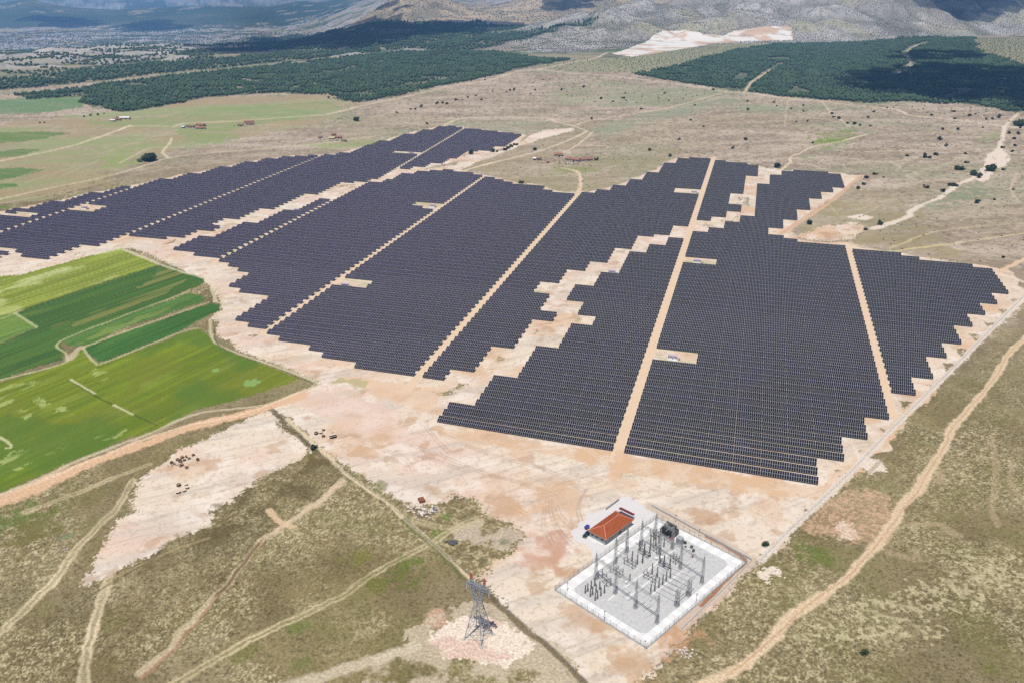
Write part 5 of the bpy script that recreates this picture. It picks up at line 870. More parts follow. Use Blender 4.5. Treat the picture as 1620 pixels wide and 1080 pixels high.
    for px, py, lab in [(1019.5, 1028, 'lamp post in the nearest corner of the switchyard fence'), (955.5, 981, 'lamp post halfway along the near left fence'), (1101, 953, 'lamp post halfway along the right fence'), (897, 935, 'lamp post in the left corner of the switchyard'), (990, 869.5, 'lamp post on the fence opposite the tiled house'), (944, 897, 'lamp post on the fence left of the tiled house'), (1068, 827, 'lamp post on the fence behind the transformer'), (1105, 850, 'lamp post on the fence above the grey gravel')]:
        t = tag(empty('lamp_post', (*gp(px, py), .1), UA), lab, 'lamp post'); MB().lathe((0, 0, 0), [(.09, 0), (.08, 3.6), (.05, 4.0)], 8).build('post', 'zinc', t); MB().box((.2, 0, 4.0), (.6, .3, .16)).build('lamp_head', 'black_steel', t)
    # outer kerb wall with its trench
    b = MB(); Q = [gp(*p) for p in [(1031, 800), (1060, 815.5), (1100, 837.5), (1189, 885.5), (1145, 930), (1100, 973), (1078, 994)]]
    for k, (p, q) in enumerate(zip(Q[:-1], Q[1:])): hh = .9 if k < 3 else .45; b.box(((p[0] + q[0]) / 2, (p[1] + q[1]) / 2, hh / 2), (math.dist(p, q) + .1, .35, hh), math.atan2(q[1] - p[1], q[0] - p[0]))
    tag(b.build('yard_wall', 'concrete'), 'low grey concrete wall running round the outer side of the mud trench', 'wall')
    b = MB(); p, q = gp(958.5, 806), gp(979, 791); b.box(((p[0] + q[0]) / 2, (p[1] + q[1]) / 2, .6), (math.dist(p, q), .4, 1.2), math.atan2(q[1] - p[1], q[0] - p[0])); b.box(((p[0] + q[0]) / 2, (p[1] + q[1]) / 2, 1.24), (math.dist(p, q) + .1, .55, .08), math.atan2(q[1] - p[1], q[0] - p[0]))
    tag(b.build('retaining_wall', 'concrete'), 'short grey retaining wall on the pale apron behind the tiled house', 'wall')
def hip_roof(lx, ly, z, rise, over, thick=.18):
    a, c = lx / 2 + over, ly / 2 + over; h = c * .95; v = [(-a, -c, z), (a, -c, z), (a, c, z), (-a, c, z), (-a + h, 0, z + rise), (a - h, 0, z + rise)]
    v += [(x, y, q - thick) for (x, y, q) in v[:4]]
    f = [(0, 1, 5, 4), (1, 2, 5), (2, 3, 4, 5), (3, 0, 4), (9, 8, 7, 6), (0, 6, 7, 1), (1, 7, 8, 2), (2, 8, 9, 3), (3, 9, 6, 0)]; return v, f
def build_house_and_cars():
    S = np.array(gp(959, 853.5, 3.3)); E = np.array(gp(1003, 821, 3.3)); W = np.array(gp(933, 836, 3.3)); d = E - S; lx = np.hypot(*d); ang = math.atan2(d[1], d[0]); n = np.array((-math.sin(ang), math.cos(ang))); ly = float((W - S) @ n); c = S + d / 2 + n * ly / 2; lx -= 1.1; ly -= 1.1
    t = tag(empty('control_building', (*c, 0), ang), 'single-storey grey control house with an orange tiled hip roof', 'house'); MB().box((0, 0, 1.6), (lx, ly, 3.2)).build('wall', 'grey_wall', t)
    v, f = hip_roof(lx, ly, 3.3, 2.5, .55); r = MB().add(v, f).build('roof', 'roof_tile', t); b = MB(); up = lambda p: (p[0], p[1], p[2] + .06)
    for (i, j) in ((0, 4), (3, 4), (1, 5), (2, 5), (4, 5)): b.bar(up(v[i]), up(v[j]), .3, n=6)
    b.build('ridge_tiles', 'ridge_tile', r); b = MB()
    a_, c_ = lx / 2 + .55, ly / 2 + .55; h_ = c_ * .95
    for k in range(1, 15):
        t_ = k / 15; z_ = 3.3 + 2.5 * t_ + .03
        for s_ in (-1, 1): b.bar((-a_ + h_ * t_, s_ * c_ * (1 - t_), z_), (a_ - h_ * t_, s_ * c_ * (1 - t_), z_), .07); b.bar((s_ * (a_ - h_ * t_), -c_ * (1 - t_), z_), (s_ * (a_ - h_ * t_), c_ * (1 - t_), z_), .07)
    b.build('tile_courses', 'roof_tile', r); b = MB()
    for (i, j) in ((0, 1), (1, 2), (2, 3), (3, 0)): b.bar((v[i][0], v[i][1], 3.2), (v[j][0], v[j][1], 3.2), .14)
    b.build('gutter', 'grey_paint', r)
    def win(x, y, w, h, z, axis):
        fr = MB(); pn = MB()
        if axis == 'y': fr.box((x, y - .02, z), (w, .06, h)); pn.box((x, y - .06, z), (w - .16, .04, h - .16))
        else: fr.box((x - .02, y, z), (.06, w, h)); pn.box((x - .06, y, z), (.04, w - .16, h - .16))
        o = fr.build('window', 'white_paint', t); pn.build('pane', 'window_glass', o)
    for x in (-6.6, -4.6, -2.6, 3.6, 6.4): win(x, -ly / 2, 1.3, 1.2, 1.9, 'y')
    for y in (-2.4, 0.3, 2.6): win(-lx / 2, y, 1.2, 1.2, 1.9, 'x')
    o = MB().box((.6, -ly / 2 - .03, 1.2), (1.5, .07, 2.3)).build('door', 'black_steel', t); MB().box((1.1, -ly / 2 - .09, 1.1), (.08, .06, .3)).build('handle', 'zinc', o)
    MB().box((0, -ly / 2 - .75, .1), (lx + 3.0, 1.46, .2)).box((-lx / 2 - .75, .365, .1), (1.46, ly - .77, .2)).box((.6, -ly / 2 - 2.1, .08), (4.2, 1.2, .16)).box((-lx / 2 - 2.0, .8, .08), (1.0, 3.2, .16)).build('steps', 'slab_white', t)
    p = gp(991, 816); t = tag(empty('canopy', (*p, 0), ang), 'narrow maroon canopy behind the far end of the tiled house', 'canopy'); MB().box((0, 0, 2.6), (1.6, 7.6, .16)).build('roof', 'maroon', t)
    for s in (-3.5, 3.5):
        for q in (-.8, .8): MB().box((q, s, 1.26), (.1, .1, 2.52)).build('post', 'grey_steel', t)
    p = gp(928.5, 836); t = tag(empty('waste_bin', (*p, 0), ang), 'bright blue waste bin beside the dark car', 'bin'); b = MB().add([(x * (.8 if z < .2 else 1), y * (.8 if z < .2 else 1), z) for z in (.15, 1.4) for (x, y) in ((-1.1, -.7), (1.1, -.7), (1.1, .7), (-1.1, .7))], [(3, 2, 1, 0), (0, 1, 5, 4), (1, 2, 6, 5), (2, 3, 7, 6), (3, 0, 4, 7)]); b.build('body', 'blue_paint', t); MB().box((0, 0, 1.46), (2.35, 1.5, .12)).build('lid', 'blue_paint', t)
    for x in (-.7, .7):
        for y in (-.4, .4): MB().bar((x, y - .05, .12), (x, y + .05, .12), .24, n=10).build('wheel', 'black_steel', t)
    a = np.array(gp(931.5, 842.5)); b_ = np.array(gp(923.8, 850.5)); m = (a + b_) / 2; dd = b_ - a; t = tag(empty('parked_car', (*m, 0), math.atan2(dd[1], dd[0])), 'dark green car parked at the corner of the tiled house', 'car')
    prof = [(-2.25, .45), (-2.3, .8), (-2.15, 1.0), (-1.0, 1.02), (1.0, .98), (2.1, .82), (2.25, .6), (2.2, .4)]; b = MB(); n = len(prof); V = [(x, s * (.86 if 0 < i < n - 1 else .8), z) for s in (-1, 1) for i, (x, z) in enumerate(prof)]; b.add(V, [tuple(range(n))[::1], tuple(range(n, 2 * n))[::-1]] + [(i, n + i, n + (i + 1) % n, (i + 1) % n) for i in range(n)]); b.build('body', 'car_paint', t)
    cab = [(-2.0, 1.0, .78), (1.05, .97, .78), (.35, 1.46, .62), (-1.55, 1.5, .62)]; b = MB(); b.add([(x, s * w, z) for s in (-1, 1) for (x, z, w) in cab], [(0, 1, 2, 3), (7, 6, 5, 4), (0, 4, 5, 1), (1, 5, 6, 2), (2, 6, 7, 3), (3, 7, 4, 0)]); b.build('cabin_glass', 'car_glass', t); MB().box((-.6, 0, 1.5), (1.75, 1.2, .05)).build('roof', 'car_paint', t)
    for x in (-1.4, 1.4):
        for s in (-1, 1): w = MB().bar((x, s * .68, .33), (x, s * .9, .33), .66, n=14).build('wheel', 'black_steel', t); MB().bar((x, s * .9, .33), (x, s * .915, .33), .38, n=10).build('rim', 'zinc', w)
    for s in (-.6, .6): MB().box((2.2, s, .7), (.08, .35, .14)).build('headlight', 'white_paint', t); MB().box((-2.28, s, .85), (.06, .3, .16)).build('tail_light', 'red_paint', t)
# ------------------------------------------------------------------ lattice pylon
def build_pylon():
    P = [gp(*p) for p in [(734, 1006), (757, 1025), (780, 1006), (759, 990)]]; c = np.mean(P, 0); t = tag(empty('lattice_pylon', (*c, 0), 0), 'grey lattice power pylon with two red and white horn tips', 'pylon')
    a = np.array(gp(745, 904, 31.5)); b_ = np.array(gp(766, 920.5, 29.5)); ax = (b_ - a) / np.hypot(*(b_ - a)); pr = np.array((-ax[1], ax[0])); half = np.hypot(*(b_ - a)) / 2; top = (a + b_) / 2 - c; print('pylon horn span', half * 2, 'lean', top)
    S = [(1, 1), (-1, 1), (-1, -1), (1, -1)]
    def ring(z): w = 3.7 + (1.05 - 3.7) * min(z, 15.5) / 15.5; return [np.array((*(ax * w * s[0] + pr * w * s[1]), z)) for s in S]
    for i in range(4): MB().bar(ring(0.3)[i], ring(15.5)[i], .26, .2).build('leg', 'pylon_steel', t); MB().box((*ring(0)[i][:2], .2), (1.0, 1.0, .5)).build('footing', 'concrete', t)
    Z = [0.3, 5.2, 9.4, 12.8, 15.5]; b = MB()
    for z0, z1 in zip(Z[:-1], Z[1:]):
        r0, r1 = ring(z0), ring(z1)
        for i in range(4):
            j = (i + 1) % 4; b.bar(r0[i], r1[j], .10); b.bar(r0[j], r1[i], .10); b.bar(r1[i], r1[j], .10)
    b.build('bracing', 'pylon_steel', t)
    # window-shaped head: two arms spreading from the waist, bridge, horns
    b = MB(); W = half * .72
    for s in (-1, 1):
        p0 = (*(ax * s * .6), 15.5); p1 = (*(ax * s * W), 20.2); p2 = (*(ax * s * W), 22.6); lattice(b, p0, p1, 1.7, 1.3, .15, 5, .1); lattice(b, p1, p2, 1.5, 1.3, .15, 3, .1)
    b.build('head_frame', 'pylon_steel', t); b = MB(); lattice(b, (*(-ax * half * 1.55), 22.6), (*(ax * half * 1.55), 22.6), 1.2, 1.2, .14, 16, .1)
    for s in (-1, 1):
        for k in (-.6, .6): b.bar((*(ax * s * half * 1.0 + pr * k), 21.5), (*(ax * s * half * 1.95), 22.2), .13); b.bar((*(ax * s * half * 1.1 + pr * k), 23.1), (*(ax * s * half * 1.95), 22.2), .13)
    b.build('bridge', 'pylon_steel', t)
    for s in (-1, 1):
        h = MB(); lattice(h, (*(ax * s * half * .85), 23.1), (*(ax * s * half), 24.8), 1.1, .8, .13, 3, .1); o = h.build('horn', 'pylon_steel', t); g = MB(); lattice(g, (*(ax * s * half), 24.8), (*(ax * s * half * 1.04), 27.3), .8, .12, .12, 3, .09); g.build('red_tip', 'red_paint', o)
    for k in (-1.75, 0, 1.75):
        b = MB(); ribbed(b, *(ax * half * k), 19.6 if k else 20.0, 21.9, .13); b.build('insulator_string', 'porcelain', t)
# ------------------------------------------------------------------ drums, heaps, kiosks, farms, fences
def build_small():
    rg = random.Random(3)
    def drum_meshes(r, w):
        fl = MB().lathe((0, 0, 0), [(r, 0), (r, .12)], 16).lathe((0, 0, w - .12), [(r, 0), (r, .12)], 16).mesh('flange', 'drum_wood'); co = MB().lathe((0, 0, .12), [(r * .55, 0), (r * .55, w - .24)], 14).mesh('core', 'drum_dark'); return fl, co
    big = drum_meshes(1.05, 1.0); pale = MB().lathe((0, 0, 0), [(1.05, 0), (1.05, .12)], 16).lathe((0, 0, .88), [(1.05, 0), (1.05, .12)], 16).mesh('flange', 'drum_pale')
    def drum(px, py, lab, grp, z=0, tilt=0, s=1.0, light=False):
        t = tag(empty('cable_drum', (*gp(px, py), z + (1.02 * s if tilt else 0)), rg.uniform(0, 6)), lab, 'cable drum', grp); t.rotation_euler = (tilt, 0, rg.uniform(0, 6)); t.scale = (s, s, s); mesh_obj('flange', pale if light else big[0], t); mesh_obj('core', big[1], t)
    for x, y, s, l in [(275, 815, 1, 0), (430, 865, .95, 1), (375, 922, .95, 1), (262, 955, 1.1, 1), (415, 805, .8, 1)]: drum(260 + x / 12, 700 + y / 12, ['dark', 'pale'][l] + ' cable drum lying in the small group on white ground', 'cable drums in the small group of five' if l else None, 0, 0, s, bool(l))
    for x, y in [(550, 240), (430, 275), (340, 285), (470, 305), (250, 325), (380, 335), (300, 360), (150, 395), (635, 350), (425, 475), (330, 430)]: drum(260 + x / 12, 700 + y / 12, 'brown cable drum tipped over in the scattered heap on white ground', 'tipped cable drums in the scattered heap', 0, rg.choice([0, 1.57, 1.2, 0]), rg.uniform(.6, .95))
    t = tag(empty('plank_heap', (*gp(277.5, 735.5), 0), .4), 'heap of tawny broken planks beside the tipped drums', 'planks')
    for k in range(16): MB().box((rg.uniform(-3.5, 3.5), rg.uniform(-1.8, 1.8), .15 + rg.uniform(0, .5)), (rg.uniform(1.2, 2.4), .22, .1), rg.uniform(0, 3.1)).build('plank', rg.choice(['drum_wood', 'drum_pale', 'drum_dark']), t)
    for x, y, z, l, s in [(235, 375, 0, 0, 1), (235, 330, 1, 1, .95), (400, 345, 0, 1, 1), (505, 245, 0, 0, .75), (500, 465, 0, 0, .9), (800, 500, 0, 0, 1.1), (800, 480, 1.1, 1, 1.1), (905, 490, 0, 0, 1.1), (905, 450, 1.1, 1, 1), (860, 400, 0, 0, 1)]: drum(490 + x / 23.1, 670 + y / 23.1 + (z * 1.6), 'weathered cable drum in the stacked group along the fence track' if z == 0 else 'pale cable drum stacked on another along the fence track', 'stacked cable drums along the fence, lower ones' if z == 0 else 'stacked cable drums along the fence, upper ones', z, 0, s, bool(l))
    def heap(px, py, n, sx, sy, mats, name, lab, cat, smin=.3, smax=1.0):
        v0, f0 = ico(); b = MB(); 
        for k in range(n):
            x, y = rg.gauss(0, sx), rg.gauss(0, sy); s = rg.uniform(smin, smax); q = [rg.uniform(.55, 1) for _ in range(3)]; z = s * .35 + max(0, 1 - math.hypot(x / sx, y / sy)) * .5
            b.add([(x + p[0] * s * q[0] * rg.uniform(.8, 1.2), y + p[1] * s * q[1] * rg.uniform(.8, 1.2), max(0, z + p[2] * s * q[2] * .7)) for p in v0], [tuple(g) for g in f0], rg.randrange(len(mats)))
        o = b.build(name, mats); o.location = (*gp(px, py), 0); tag(o, lab, cat, None, 'stuff')
    heap(671, 810, 90, 3.4, 2.0, ['rubble', 'rubble_dark', 'drum_pale', 'slab_white'], 'rubble_heap', 'loose heap of pale broken rubble and scraps inside the fence', 'rubble'); heap(688, 804, 14, 1.2, .9, ['plastic_lilac', 'rubble_dark'], 'scrap_heap', 'small heap of lilac plastic scraps right of the rubble', 'scrap', .2, .6); heap(1084, 1031, 60, 2.4, 1.6, ['rubble', 'slab_white', 'rubble'], 'rubble_heap', 'small heap of white rubble outside the switchyard corner', 'rubble', .2, .55); heap(735, 790, 16, 2.0, .9, ['rubble', 'rubble_dark'], 'rubble_heap', 'little row of pale rubble on the grass edge of the yard', 'rubble', .2, .6); heap(98, 871, 20, 1.6, 1.2, ['slab_white', 'rubble'], 'rubble_heap', 'small scatter of white stones in the far left grass', 'rubble', .15, .4)
    for x, y, n, sx, sy, lab in [(895, 250.5, 60, 7, 4, 'pale tumbled stones between the barn and the small farm shed'), (907, 260, 50, 9, 2.5, 'low line of broken wall stones in front of the long barn'), (858, 257, 24, 5, 2, 'scatter of pale stones below the small farmhouse'), (534, 222.5, 60, 9, 3, 'pale ruin stones round the sheds of the ruined farm'), (508, 220.5, 26, 4, 2, 'ruin stones round the brown hut of the ruined farm'), (310, 203.5, 40, 9, 3, 'stones and rubble between the sheds of the green farmstead'), (386, 200, 40, 8, 3, 'stones and rubble round the small green farm')]:
        heap(x, y, n, sx, sy, ['rubble', 'farm_wall', 'rubble', 'rubble_dark'], 'ruin_stones', lab, 'rubble', .4, 1.5)
    t = tag(empty('netting_heap', (*gp(716.5, 858.5), 0), .5), 'dark grey bundled netting heap lying on the grass inside the fence', 'netting'); v0, f0 = ico(); b = MB()
    for k in range(26): x, y = rg.gauss(0, 1.0), rg.gauss(0, .7); s = rg.uniform(.5, 1.0); b.add([(x + p[0] * s, y + p[1] * s * .8, max(0, .5 + p[2] * s * .6)) for p in v0], [tuple(g) for g in f0])
    b.build('bundle', 'netting', t)
    t = tag(empty('rusty_tank', (*gp(667, 792), 0), .7), 'rust brown flat steel tank at the top of the rubble heap', 'tank'); MB().box((0, 0, .6), (2.6, 3.2, 1.2)).build('body', 'rust', t); MB().lathe((0, 0, 1.2), [(.4, 0), (.4, .15)], 10).build('hatch', 'rust', t)
    t = tag(empty('cable_spool', (*gp(673, 798), 0), .2), 'cream cable spool lying between rusty tank and rubble', 'spool'); MB().lathe((0, 0, 0), [(.9, 0), (.9, .12), (.5, .13), (.5, .6), (.9, .61), (.9, .74)], 14).build('reel', 'drum_pale', t)
    # inverter stations
    rf = MB().box((0, 0, 2.75), (5.8, 2.9, .16)).box((0, 0, 2.62), (5.4, 2.5, .1)).mesh('roof', 'lilac_roof'); pl = MB().box((0, -.3, .15), (6.6, 4.0, .3)).mesh('plinth', 'slab_white'); cb = MB().box((0, 0, 1.42), (2.3, 1.9, 2.24)).mesh('cabinet', 'white_paint'); po = MB().box((0, 0, 1.45), (.1, .1, 2.3)).mesh('post', 'grey_steel'); cb2 = MB().box((0, 0, .95), (1.2, 1.7, 1.3)).mesh('transformer_box', 'tan_paint')
    for px, py, lab in [(1064, 568, 'white inverter kiosk on the clearing beside the central lane, nearest the front'), (546, 454, 'white inverter kiosk on the clearing in the left middle block'), (684, 328, 'white inverter kiosk on the clearing in the upper left middle block'), (1098, 306.5, 'white inverter kiosk at the top of the central lane, west side'), (1103, 416, 'white inverter kiosk at mid height of the central lane, east side'), (651, 244.5, 'white inverter kiosk on the clearing in the farthest block'), (968, 433, 'white inverter kiosk at the head of the sandy gully'), (470, 335, 'white inverter kiosk on the track between the left blocks'), (134, 331, 'white inverter kiosk on the clearing in the leftmost block')]:
        t = tag(empty('inverter_kiosk', (*gp(px, py), 0), 0), lab, 'inverter station', 'inverter kiosks in clearings of the plant'); mesh_obj('plinth', pl, t); mesh_obj('roof', rf, t)
        for s in (-1.35, 1.35): mesh_obj('cabinet', cb, t).location = (s, 0, 0)
        for x in (-2.75, 2.75):
            for y in (-1.2, 1.2): mesh_obj('post', po, t).location = (x, y, 0)
        mesh_obj('transformer_box', cb2, t).location = (3.9, 0, -.3)
    # farmsteads: gabled sheds
    def shed(px, py, L, W, H, ang, roof, lab, open_front=False):
        t = tag(empty('farm_shed', (*gp(px, py), 0), ang), lab, 'farm shed'); MB().box((0, 0, H / 2), (L, W, H)).add([(s * L / 2, y, z) for s in (-1, 1) for (y, z) in ((-W / 2, H), (W / 2, H), (0, H + W * .22))], [(0, 1, 2)[::-1], (3, 4, 5)]).build('wall', 'farm_wall', t); o, r = .5, W * .22; b = MB()
        for s in (-1, 1): b.add([(x, y, z + e) for e in (0.02, .18) for (x, y, z) in ((-L / 2 - o, s * (W / 2 + o), H - o * .44), (L / 2 + o, s * (W / 2 + o), H - o * .44), (L / 2 + o, 0, H + r), (-L / 2 - o, 0, H + r))], [(0, 1, 2, 3), (7, 6, 5, 4), (0, 4, 5, 1), (1, 5, 6, 2), (2, 6, 7, 3), (3, 7, 4, 0)] if s > 0 else [(3, 2, 1, 0), (4, 5, 6, 7), (1, 5, 4, 0), (2, 6, 5, 1), (3, 7, 6, 2), (0, 4, 7, 3)])
        b.build('roof', roof, t); MB().box((L * .15, -W / 2 - .03, H * .38), (1.6, .07, H * .74)).build('door', 'drum_dark', t); w = MB()
        for x in (-L * .3, L * .38): MB().box((x, -W / 2 - .03, H * .55), (1.2, .07, .8)).build('window', 'window_glass', t)
    R, G_, Wh = 'farm_roof', 'farm_roof_brown', 'white_roof'
    for a in [(883.5, 247.5, 10, 7, 3, .1, R, 'small red-roofed shed at the upper end of the farmyard'), (906, 255.5, 19, 7, 3.4, -.25, R, 'long red-roofed barn in the middle of the farmyard'), (927, 255, 17, 6, 3, .6, R, 'long orange-roofed shed set obliquely right of the barn'), (851.5, 253.5, 7, 5, 2.8, -.1, R, 'small red-roofed house on the left of the farmyard'), (846, 253.5, 4, 4, 2.6, -.1, Wh, 'small white hut touching the left farmhouse'), (866.7, 258, 3, 2.5, 1.8, 0, R, 'tiny red hut alone in the farmyard'),
              (528, 215, 6, 5, 2.8, .1, R, 'upper red-roofed house of the ruined farm on the slope'), (535.5, 219.5, 9, 5, 2.6, .2, R, 'lower red-roofed house of the ruined farm on the slope'), (525, 220.5, 8, 5, 2.2, .3, 'farm_roof_pale', 'pale-roofed shed of the ruined farm on the slope'), (545, 224, 7, 3.5, 1.8, -.2, G_, 'low brown shed at the right end of the ruined farm'), (507, 219, 5, 4, 2, -.3, G_, 'brown hut left of the ruined farm'),
              (318, 200, 15, 7, 3, -.25, R, 'largest orange-roofed barn of the left green farmstead'), (302, 202.5, 12, 6, 2.8, .1, G_, 'brown-roofed house on the left of the green farmstead'), (318, 204.5, 14, 5, 2.4, .3, R, 'low red-roofed shed in front of the orange barn'), (290, 203, 5, 4, 2.4, 0, Wh, 'white hut left of the green farmstead'), (394, 195, 14, 6, 2.8, .35, R, 'upper red-roofed shed of the small green farm'), (396, 198, 12, 5, 2.6, .3, G_, 'lower brown-roofed shed of the small green farm'), (381, 200, 8, 5, 2.6, .1, G_, 'brown shed at the left of the small green farm'),
              (198, 189, 16, 6, 3, .25, Wh, 'long white-roofed shed beside the pine wood'), (186, 191, 12, 5, 2.6, .15, G_, 'brown-roofed shed beside the long white one'), (179, 192.5, 8, 4, 2.4, .1, Wh, 'small white-roofed shed left of the brown one'), (189, 188, 9, 5, 2.6, .1, R, 'red-roofed shed behind the long white one')]: shed(*a)
    # distant houses
    b = MB(); P = poly_points(pts([(-40, 58), (0, 50), (60, 52), (118, 56), (110, 66), (40, 70), (-40, 70)], True), 60, .5)
    for x, y in P[:160]: z = tz(x, y); b.box((x, y, z + 3), (rg.uniform(10, 20), rg.uniform(9, 14), 6), rg.uniform(0, 3), rg.randrange(3))
    tag(b.build('distant_village', ['white_roof', 'farm_roof_pale', 'farm_roof']), 'tiny pale houses of a distant village in the valley haze', 'village', None, 'stuff')
    # fences of the plant
    def long_fence(px, lab, step, hgt, mat):
        P = [np.array(gp(*p)) for p in px]; t = tag(empty('perimeter_fence', (*P[0], 0)), lab, 'fence'); b = MB(); w = MB(); n = 0
        for p, q in zip(P[:-1], P[1:]):
            L = math.dist(p, q); k = int(L / step); a = p - P[0]; d = (q - p)
            for i in range(k): m = a + d * i / k; b.box((m[0], m[1], hgt / 2), (.14, .14, hgt)); n += 1
            for z in (.5, 1.1, 1.7): w.bar((*a, z * hgt / 2), (*(a + d), z * hgt / 2), .035, n=3)
        o = b.build('post', mat, t)
        if n > 100: o['kind'] = 'stuff'
        w.build('wire', 'galv_dark', t)
    long_fence([(1640, 448), (1612, 478), (1500, 590), (1400, 690), (1345, 748), (1300, 792), (1250, 838), (1205, 885), (1150, 940), (1100, 995), (1060, 1036), (1020, 1080)], 'long line of white fence posts down the right-hand edge of the bare ground', 3.0, 2.0, 'slab_white')
    long_fence([(430, 646), (497, 711), (554, 754), (610, 793), (681, 857), (745, 913), (808, 970), (860, 1015), (935, 1088)], 'line of pale fence posts on the track left of the construction yard', 4.0, 1.8, 'concrete')
    long_fence([(1363, 280), (1310, 322), (1270, 347), (1236, 371)], 'fence along the orange strip east of the upper lobe', 4.0, 1.8, 'concrete'); long_fence([(1345, 387), (1440, 403), (1520, 420), (1590, 433), (1640, 447)], 'fence along the top of the eastern solar block', 4.0, 1.8, 'concrete'); long_fence([(735, 268), (765, 276), (820, 290), (880, 302), (912, 306), (960, 299), (1012, 280), (1060, 256), (1095, 248), (1180, 256), (1228, 268)], 'fence along the top edge of the middle block', 4.0, 1.8, 'concrete')
# ------------------------------------------------------------------ air, clouds, light, camera
def build_air():
    v0, f0 = ico()
    def cloud(px, lab, zc=1500.0, sp=120, rr=(90, 170)):
        P = pts(px, True); P[:, 1] -= (zc - 20) / math.tan(SUN_EL); Q = poly_points(P, sp, .45); b = []; 
        V = []; F = []
        for k, (x, y) in enumerate(Q):
            r = RNG.uniform(*rr); J = RNG.uniform(.85, 1.15, len(v0)); V.append(np.stack([x + v0[:, 0] * r * J, y + v0[:, 1] * r * J, zc + RNG.uniform(-20, 60) + v0[:, 2] * r * .55], 1)); F.append(f0 + 12 * k)
        tag(mesh_obj('cloud', big_mesh('cloud', np.concatenate(V), np.concatenate(F), ['cloud'], None, True)), lab, 'cloud', None, 'stuff')
    cloud([(300, 84), (400, 62), (540, 46), (640, 36), (760, 35), (828, 42), (700, 56), (600, 68), (540, 75), (400, 84)], 'white cumulus cloud over the far left woods', 1500, 120, (90, 160)); cloud([(1330, 134), (1390, 112), (1470, 104), (1560, 106), (1640, 112), (1700, 130), (1660, 176), (1560, 162), (1480, 156), (1390, 148)], 'white cumulus cloud over the eastern pine plantation', 1400, 55, (38, 70)); cloud([(1395, 92), (1450, 82), (1548, 86), (1556, 94), (1460, 99)], 'small white cloud strip over the eastern slope', 1400, 50, (30, 50)); cloud([(860, 8), (885, -4), (950, -4), (958, 8), (930, 14), (880, 13)], 'white cloud above the tan hill', 1600, 90, (70, 120)); cloud([(1450, 8), (1480, 22), (1540, 22), (1620, 8), (1620, -20), (1460, -20)], 'white cloud above the top of the grey slope', 1600, 90, (70, 120)); cloud([(570, 17), (600, 12), (660, 8), (650, 14), (600, 18)], 'thin white cloud above the rounded hill', 1600, 80, (50, 80))
    cloud([(20, 34), (60, 30), (140, 32), (110, 42), (30, 42)], 'white cloud above the far left ridge', 1800, 260, (200, 320)); cloud([(190, 40), (230, 34), (275, 46), (270, 52), (200, 50)], 'white cloud above the dark knoll in the valley', 1800, 200, (150, 260))
    m = MATS['cloud']; nt = m.node_tree; tr = nt.nodes.new('ShaderNodeBsdfTransparent'); ms = nt.nodes.new('ShaderNodeMixShader'); ms.inputs[0].default_value = .45
    nt.links.new(nt.nodes['Principled BSDF'].outputs[0], ms.inputs[1]); nt.links.new(tr.outputs[0], ms.inputs[2]); nt.links.new(ms.outputs[0], nt.nodes['Material Output'].inputs['Surface'])
    m = bpy.data.materials.new('haze'); m.use_nodes = True; nt = m.node_tree; nt.nodes.remove(nt.nodes['Principled BSDF']); p = nt.nodes.new('ShaderNodeVolumePrincipled'); p.inputs['Color'].default_value = HAZE_COL; p.inputs['Density'].default_value = HAZE; p.inputs['Anisotropy'].default_value = 0.0
    nt.links.new(p.outputs[0], nt.nodes['Material Output'].inputs['Volume']); MATS['haze'] = m
    tag(MB().box((0, 0, 80), (84000, 84000, 682)).build('haze', 'haze'), 'pale blue haze filling the air over the plain', 'haze', None, 'stuff')
    w = bpy.data.worlds.new('World'); scn.world = w; w.use_nodes = True; nt = w.node_tree; s = nt.nodes.new('ShaderNodeTexSky'); s.sky_type = 'NISHITA'; s.sun_disc = False; s.sun_elevation = SUN_EL; s.sun_rotation = math.pi; s.altitude = 900; s.air_density = 1.0; s.dust_density = 1.0
    bg = nt.nodes['Background']; bg.inputs['Strength'].default_value = SKY; nt.links.new(s.outputs[0], bg.inputs[0])
    L = bpy.data.lights.new('sun', 'SUN'); L.energy = SUN; L.angle = rad(.55); L.color = (1.0, .94, .85); o = bpy.data.objects.new('sun', L); C.objects.link(o); o.rotation_euler = (math.pi / 2 - SUN_EL, 0, 0); o.location = (0, -200, 600)
    cam = bpy.data.cameras.new('camera'); o = bpy.data.objects.new('camera', cam); C.objects.link(o); cam.sensor_width = 36; cam.lens = FPX / 1620 * 36; cam.clip_start = 1; cam.clip_end = 120000; o.location = (0, 0, HC); o.rotation_euler = (math.pi / 2 - PITCH, 0, YAW); scn.camera = o
    scn.view_settings.view_transform = 'Standard'; scn.view_settings.look = 'None'; scn.view_settings.exposure = EXPOSURE; scn.view_settings.gamma = 1
    scn.cycles.max_bounces = 5; scn.cycles.diffuse_bounces = 2; scn.cycles.glossy_bounces = 2; scn.cycles.volume_bounces = 0; scn.cycles.use_denoising = DENOISE
SUN, SKY, EXPOSURE, HAZE, HAZE_COL, DENOISE = 4.5, 0.075, 0.36, 7.5e-5, (0.25, 0.53, 1.0, 1), False
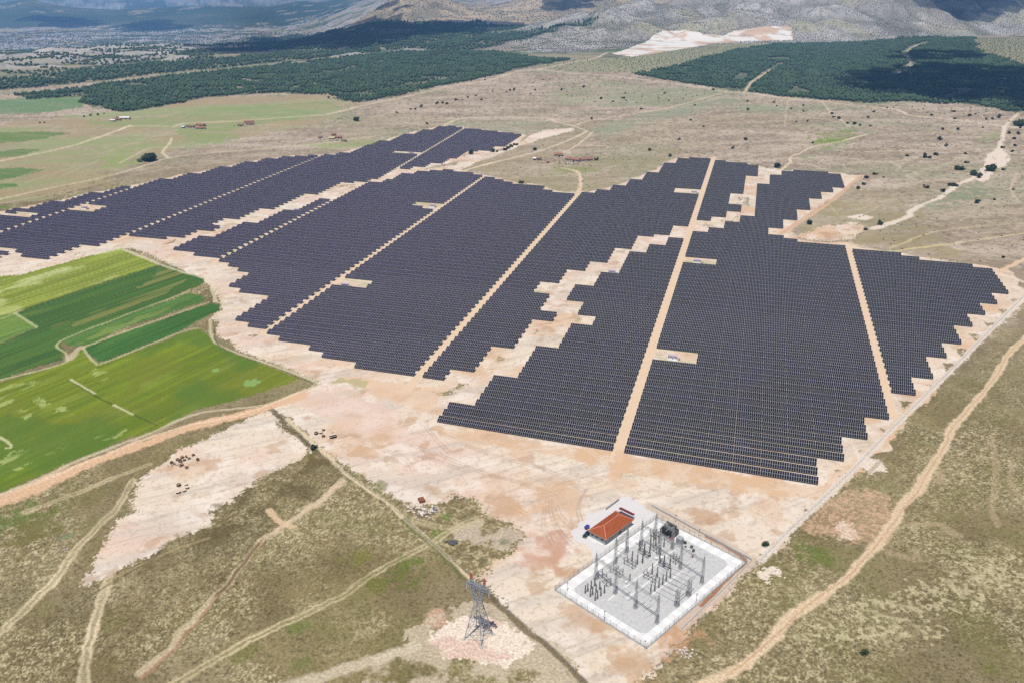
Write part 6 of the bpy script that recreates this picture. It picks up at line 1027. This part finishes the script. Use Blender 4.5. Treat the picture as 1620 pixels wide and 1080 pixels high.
def main():
    M = material; ground_material(); pane_material()
    M('module_frame', alb(182, 182, 186), .45, .4, 0, .05); M('dark_steel', (.03, .03, .034), .6, .3); M('black_steel', (.02, .02, .022), .5, .4); M('grey_steel', (.16, .165, .17), .5, .4); M('zinc', (.27, .27, .27), .5, .3); M('galv_dark', (.22, .225, .23), .5, .4); M('pylon_steel', (.24, .26, .28), .5, .4)
    M('slab_white', (.51, .51, .505), .8, .2, 0, .06, .5); M('slab_bright', (.58, .58, .575), .8, .2, 0, .05, .5); M('gravel', (.37, .37, .368), .9, .1, 0, .12, .7); M('concrete', (.36, .36, .355), .85, .2, 0, .12, .8); M('porcelain', (.33, .34, .35), .3, .5); M('dark_porcelain', (.10, .085, .08), .3, .5); M('black_paint', (.04, .041, .042), .45, .4); M('dark_paint', (.06, .062, .065), .5, .4); M('grey_paint', (.26, .265, .27), .5, .4); M('white_paint', (.62, .63, .64), .5, .4, 0, .04); M('blue_grey', (.10, .11, .2), .5, .4)
    M('red_paint', (.42, .05, .04), .5, .4); M('dark_red', (.2, .02, .03), .5, .4); M('maroon', (.13, .02, .025), .5, .3); M('blue_paint', (.035, .04, .20), .45, .4); M('car_paint', (.012, .02, .02), .25, .6); M('car_glass', (.02, .04, .06), .08, .6); M('window_glass', (.02, .025, .03), .1, .5); M('grey_wall', (.33, .33, .325), .8, .2, 0, .08, 1); M('roof_tile', alb(180, 98, 62) * .95, .85, .1, 0, .32, 2.2); M('ridge_tile', alb(238, 150, 128), .8, .2); M('farm_wall', (.36, .31, .26), .9, .1); M('farm_roof', alb(168, 120, 104), .85, .1, 0, .4, .8); M('farm_roof_brown', alb(150, 116, 98), .85, .1, 0, .25, .8); M('farm_roof_pale', alb(210, 196, 150), .85, .1); M('white_roof', alb(238, 236, 236), .8, .2)
    M('drum_wood', (.19, .115, .075), .85, .1, 0, .35, 3); M('drum_pale', (.46, .38, .30), .85, .1, 0, .2, 3); M('drum_dark', (.045, .03, .026), .85, .1); M('rubble', (.42, .37, .33), .9, .1, 0, .3, 2); M('rubble_dark', (.12, .10, .095), .9, .1, 0, .3, 2); M('plastic_lilac', (.30, .26, .42), .6, .3); M('netting', (.07, .075, .085), .8, .2, 0, .6, 4); M('rust', (.17, .075, .035), .85, .2, 0, .35, 2); M('lilac_roof', alb(206, 186, 204), .6, .3); M('tan_paint', (.3, .24, .19), .6, .3); M('wire_grey', (.2, .2, .21), .5, .3); M('cloud', (.85, .85, .85), .95, 0, 0, .02, .01); M('bark', (.09, .07, .055), .9, .1)
    leaf_material('pine', (.026, .050, .026), (.056, .090, .046), .03); leaf_material('scrub', (.030, .036, .024), (.055, .058, .040), .02); leaf_material('juniper', (.018, .022, .013), (.045, .052, .028), .8); leaf_material('leaf', (.02, .036, .018), (.055, .082, .036), .5); leaf_material('pale_leaf', (.10, .13, .07), (.17, .20, .11), .8); leaf_material('tussock', (.085, .075, .042), (.16, .14, .085), .4)
    for f in (build_ground, build_tables, build_woods, build_shrubs, build_substation, build_house_and_cars, build_pylon, build_small, build_air):
        f(); print(f.__name__, round(time.time() - T0, 1))
main()
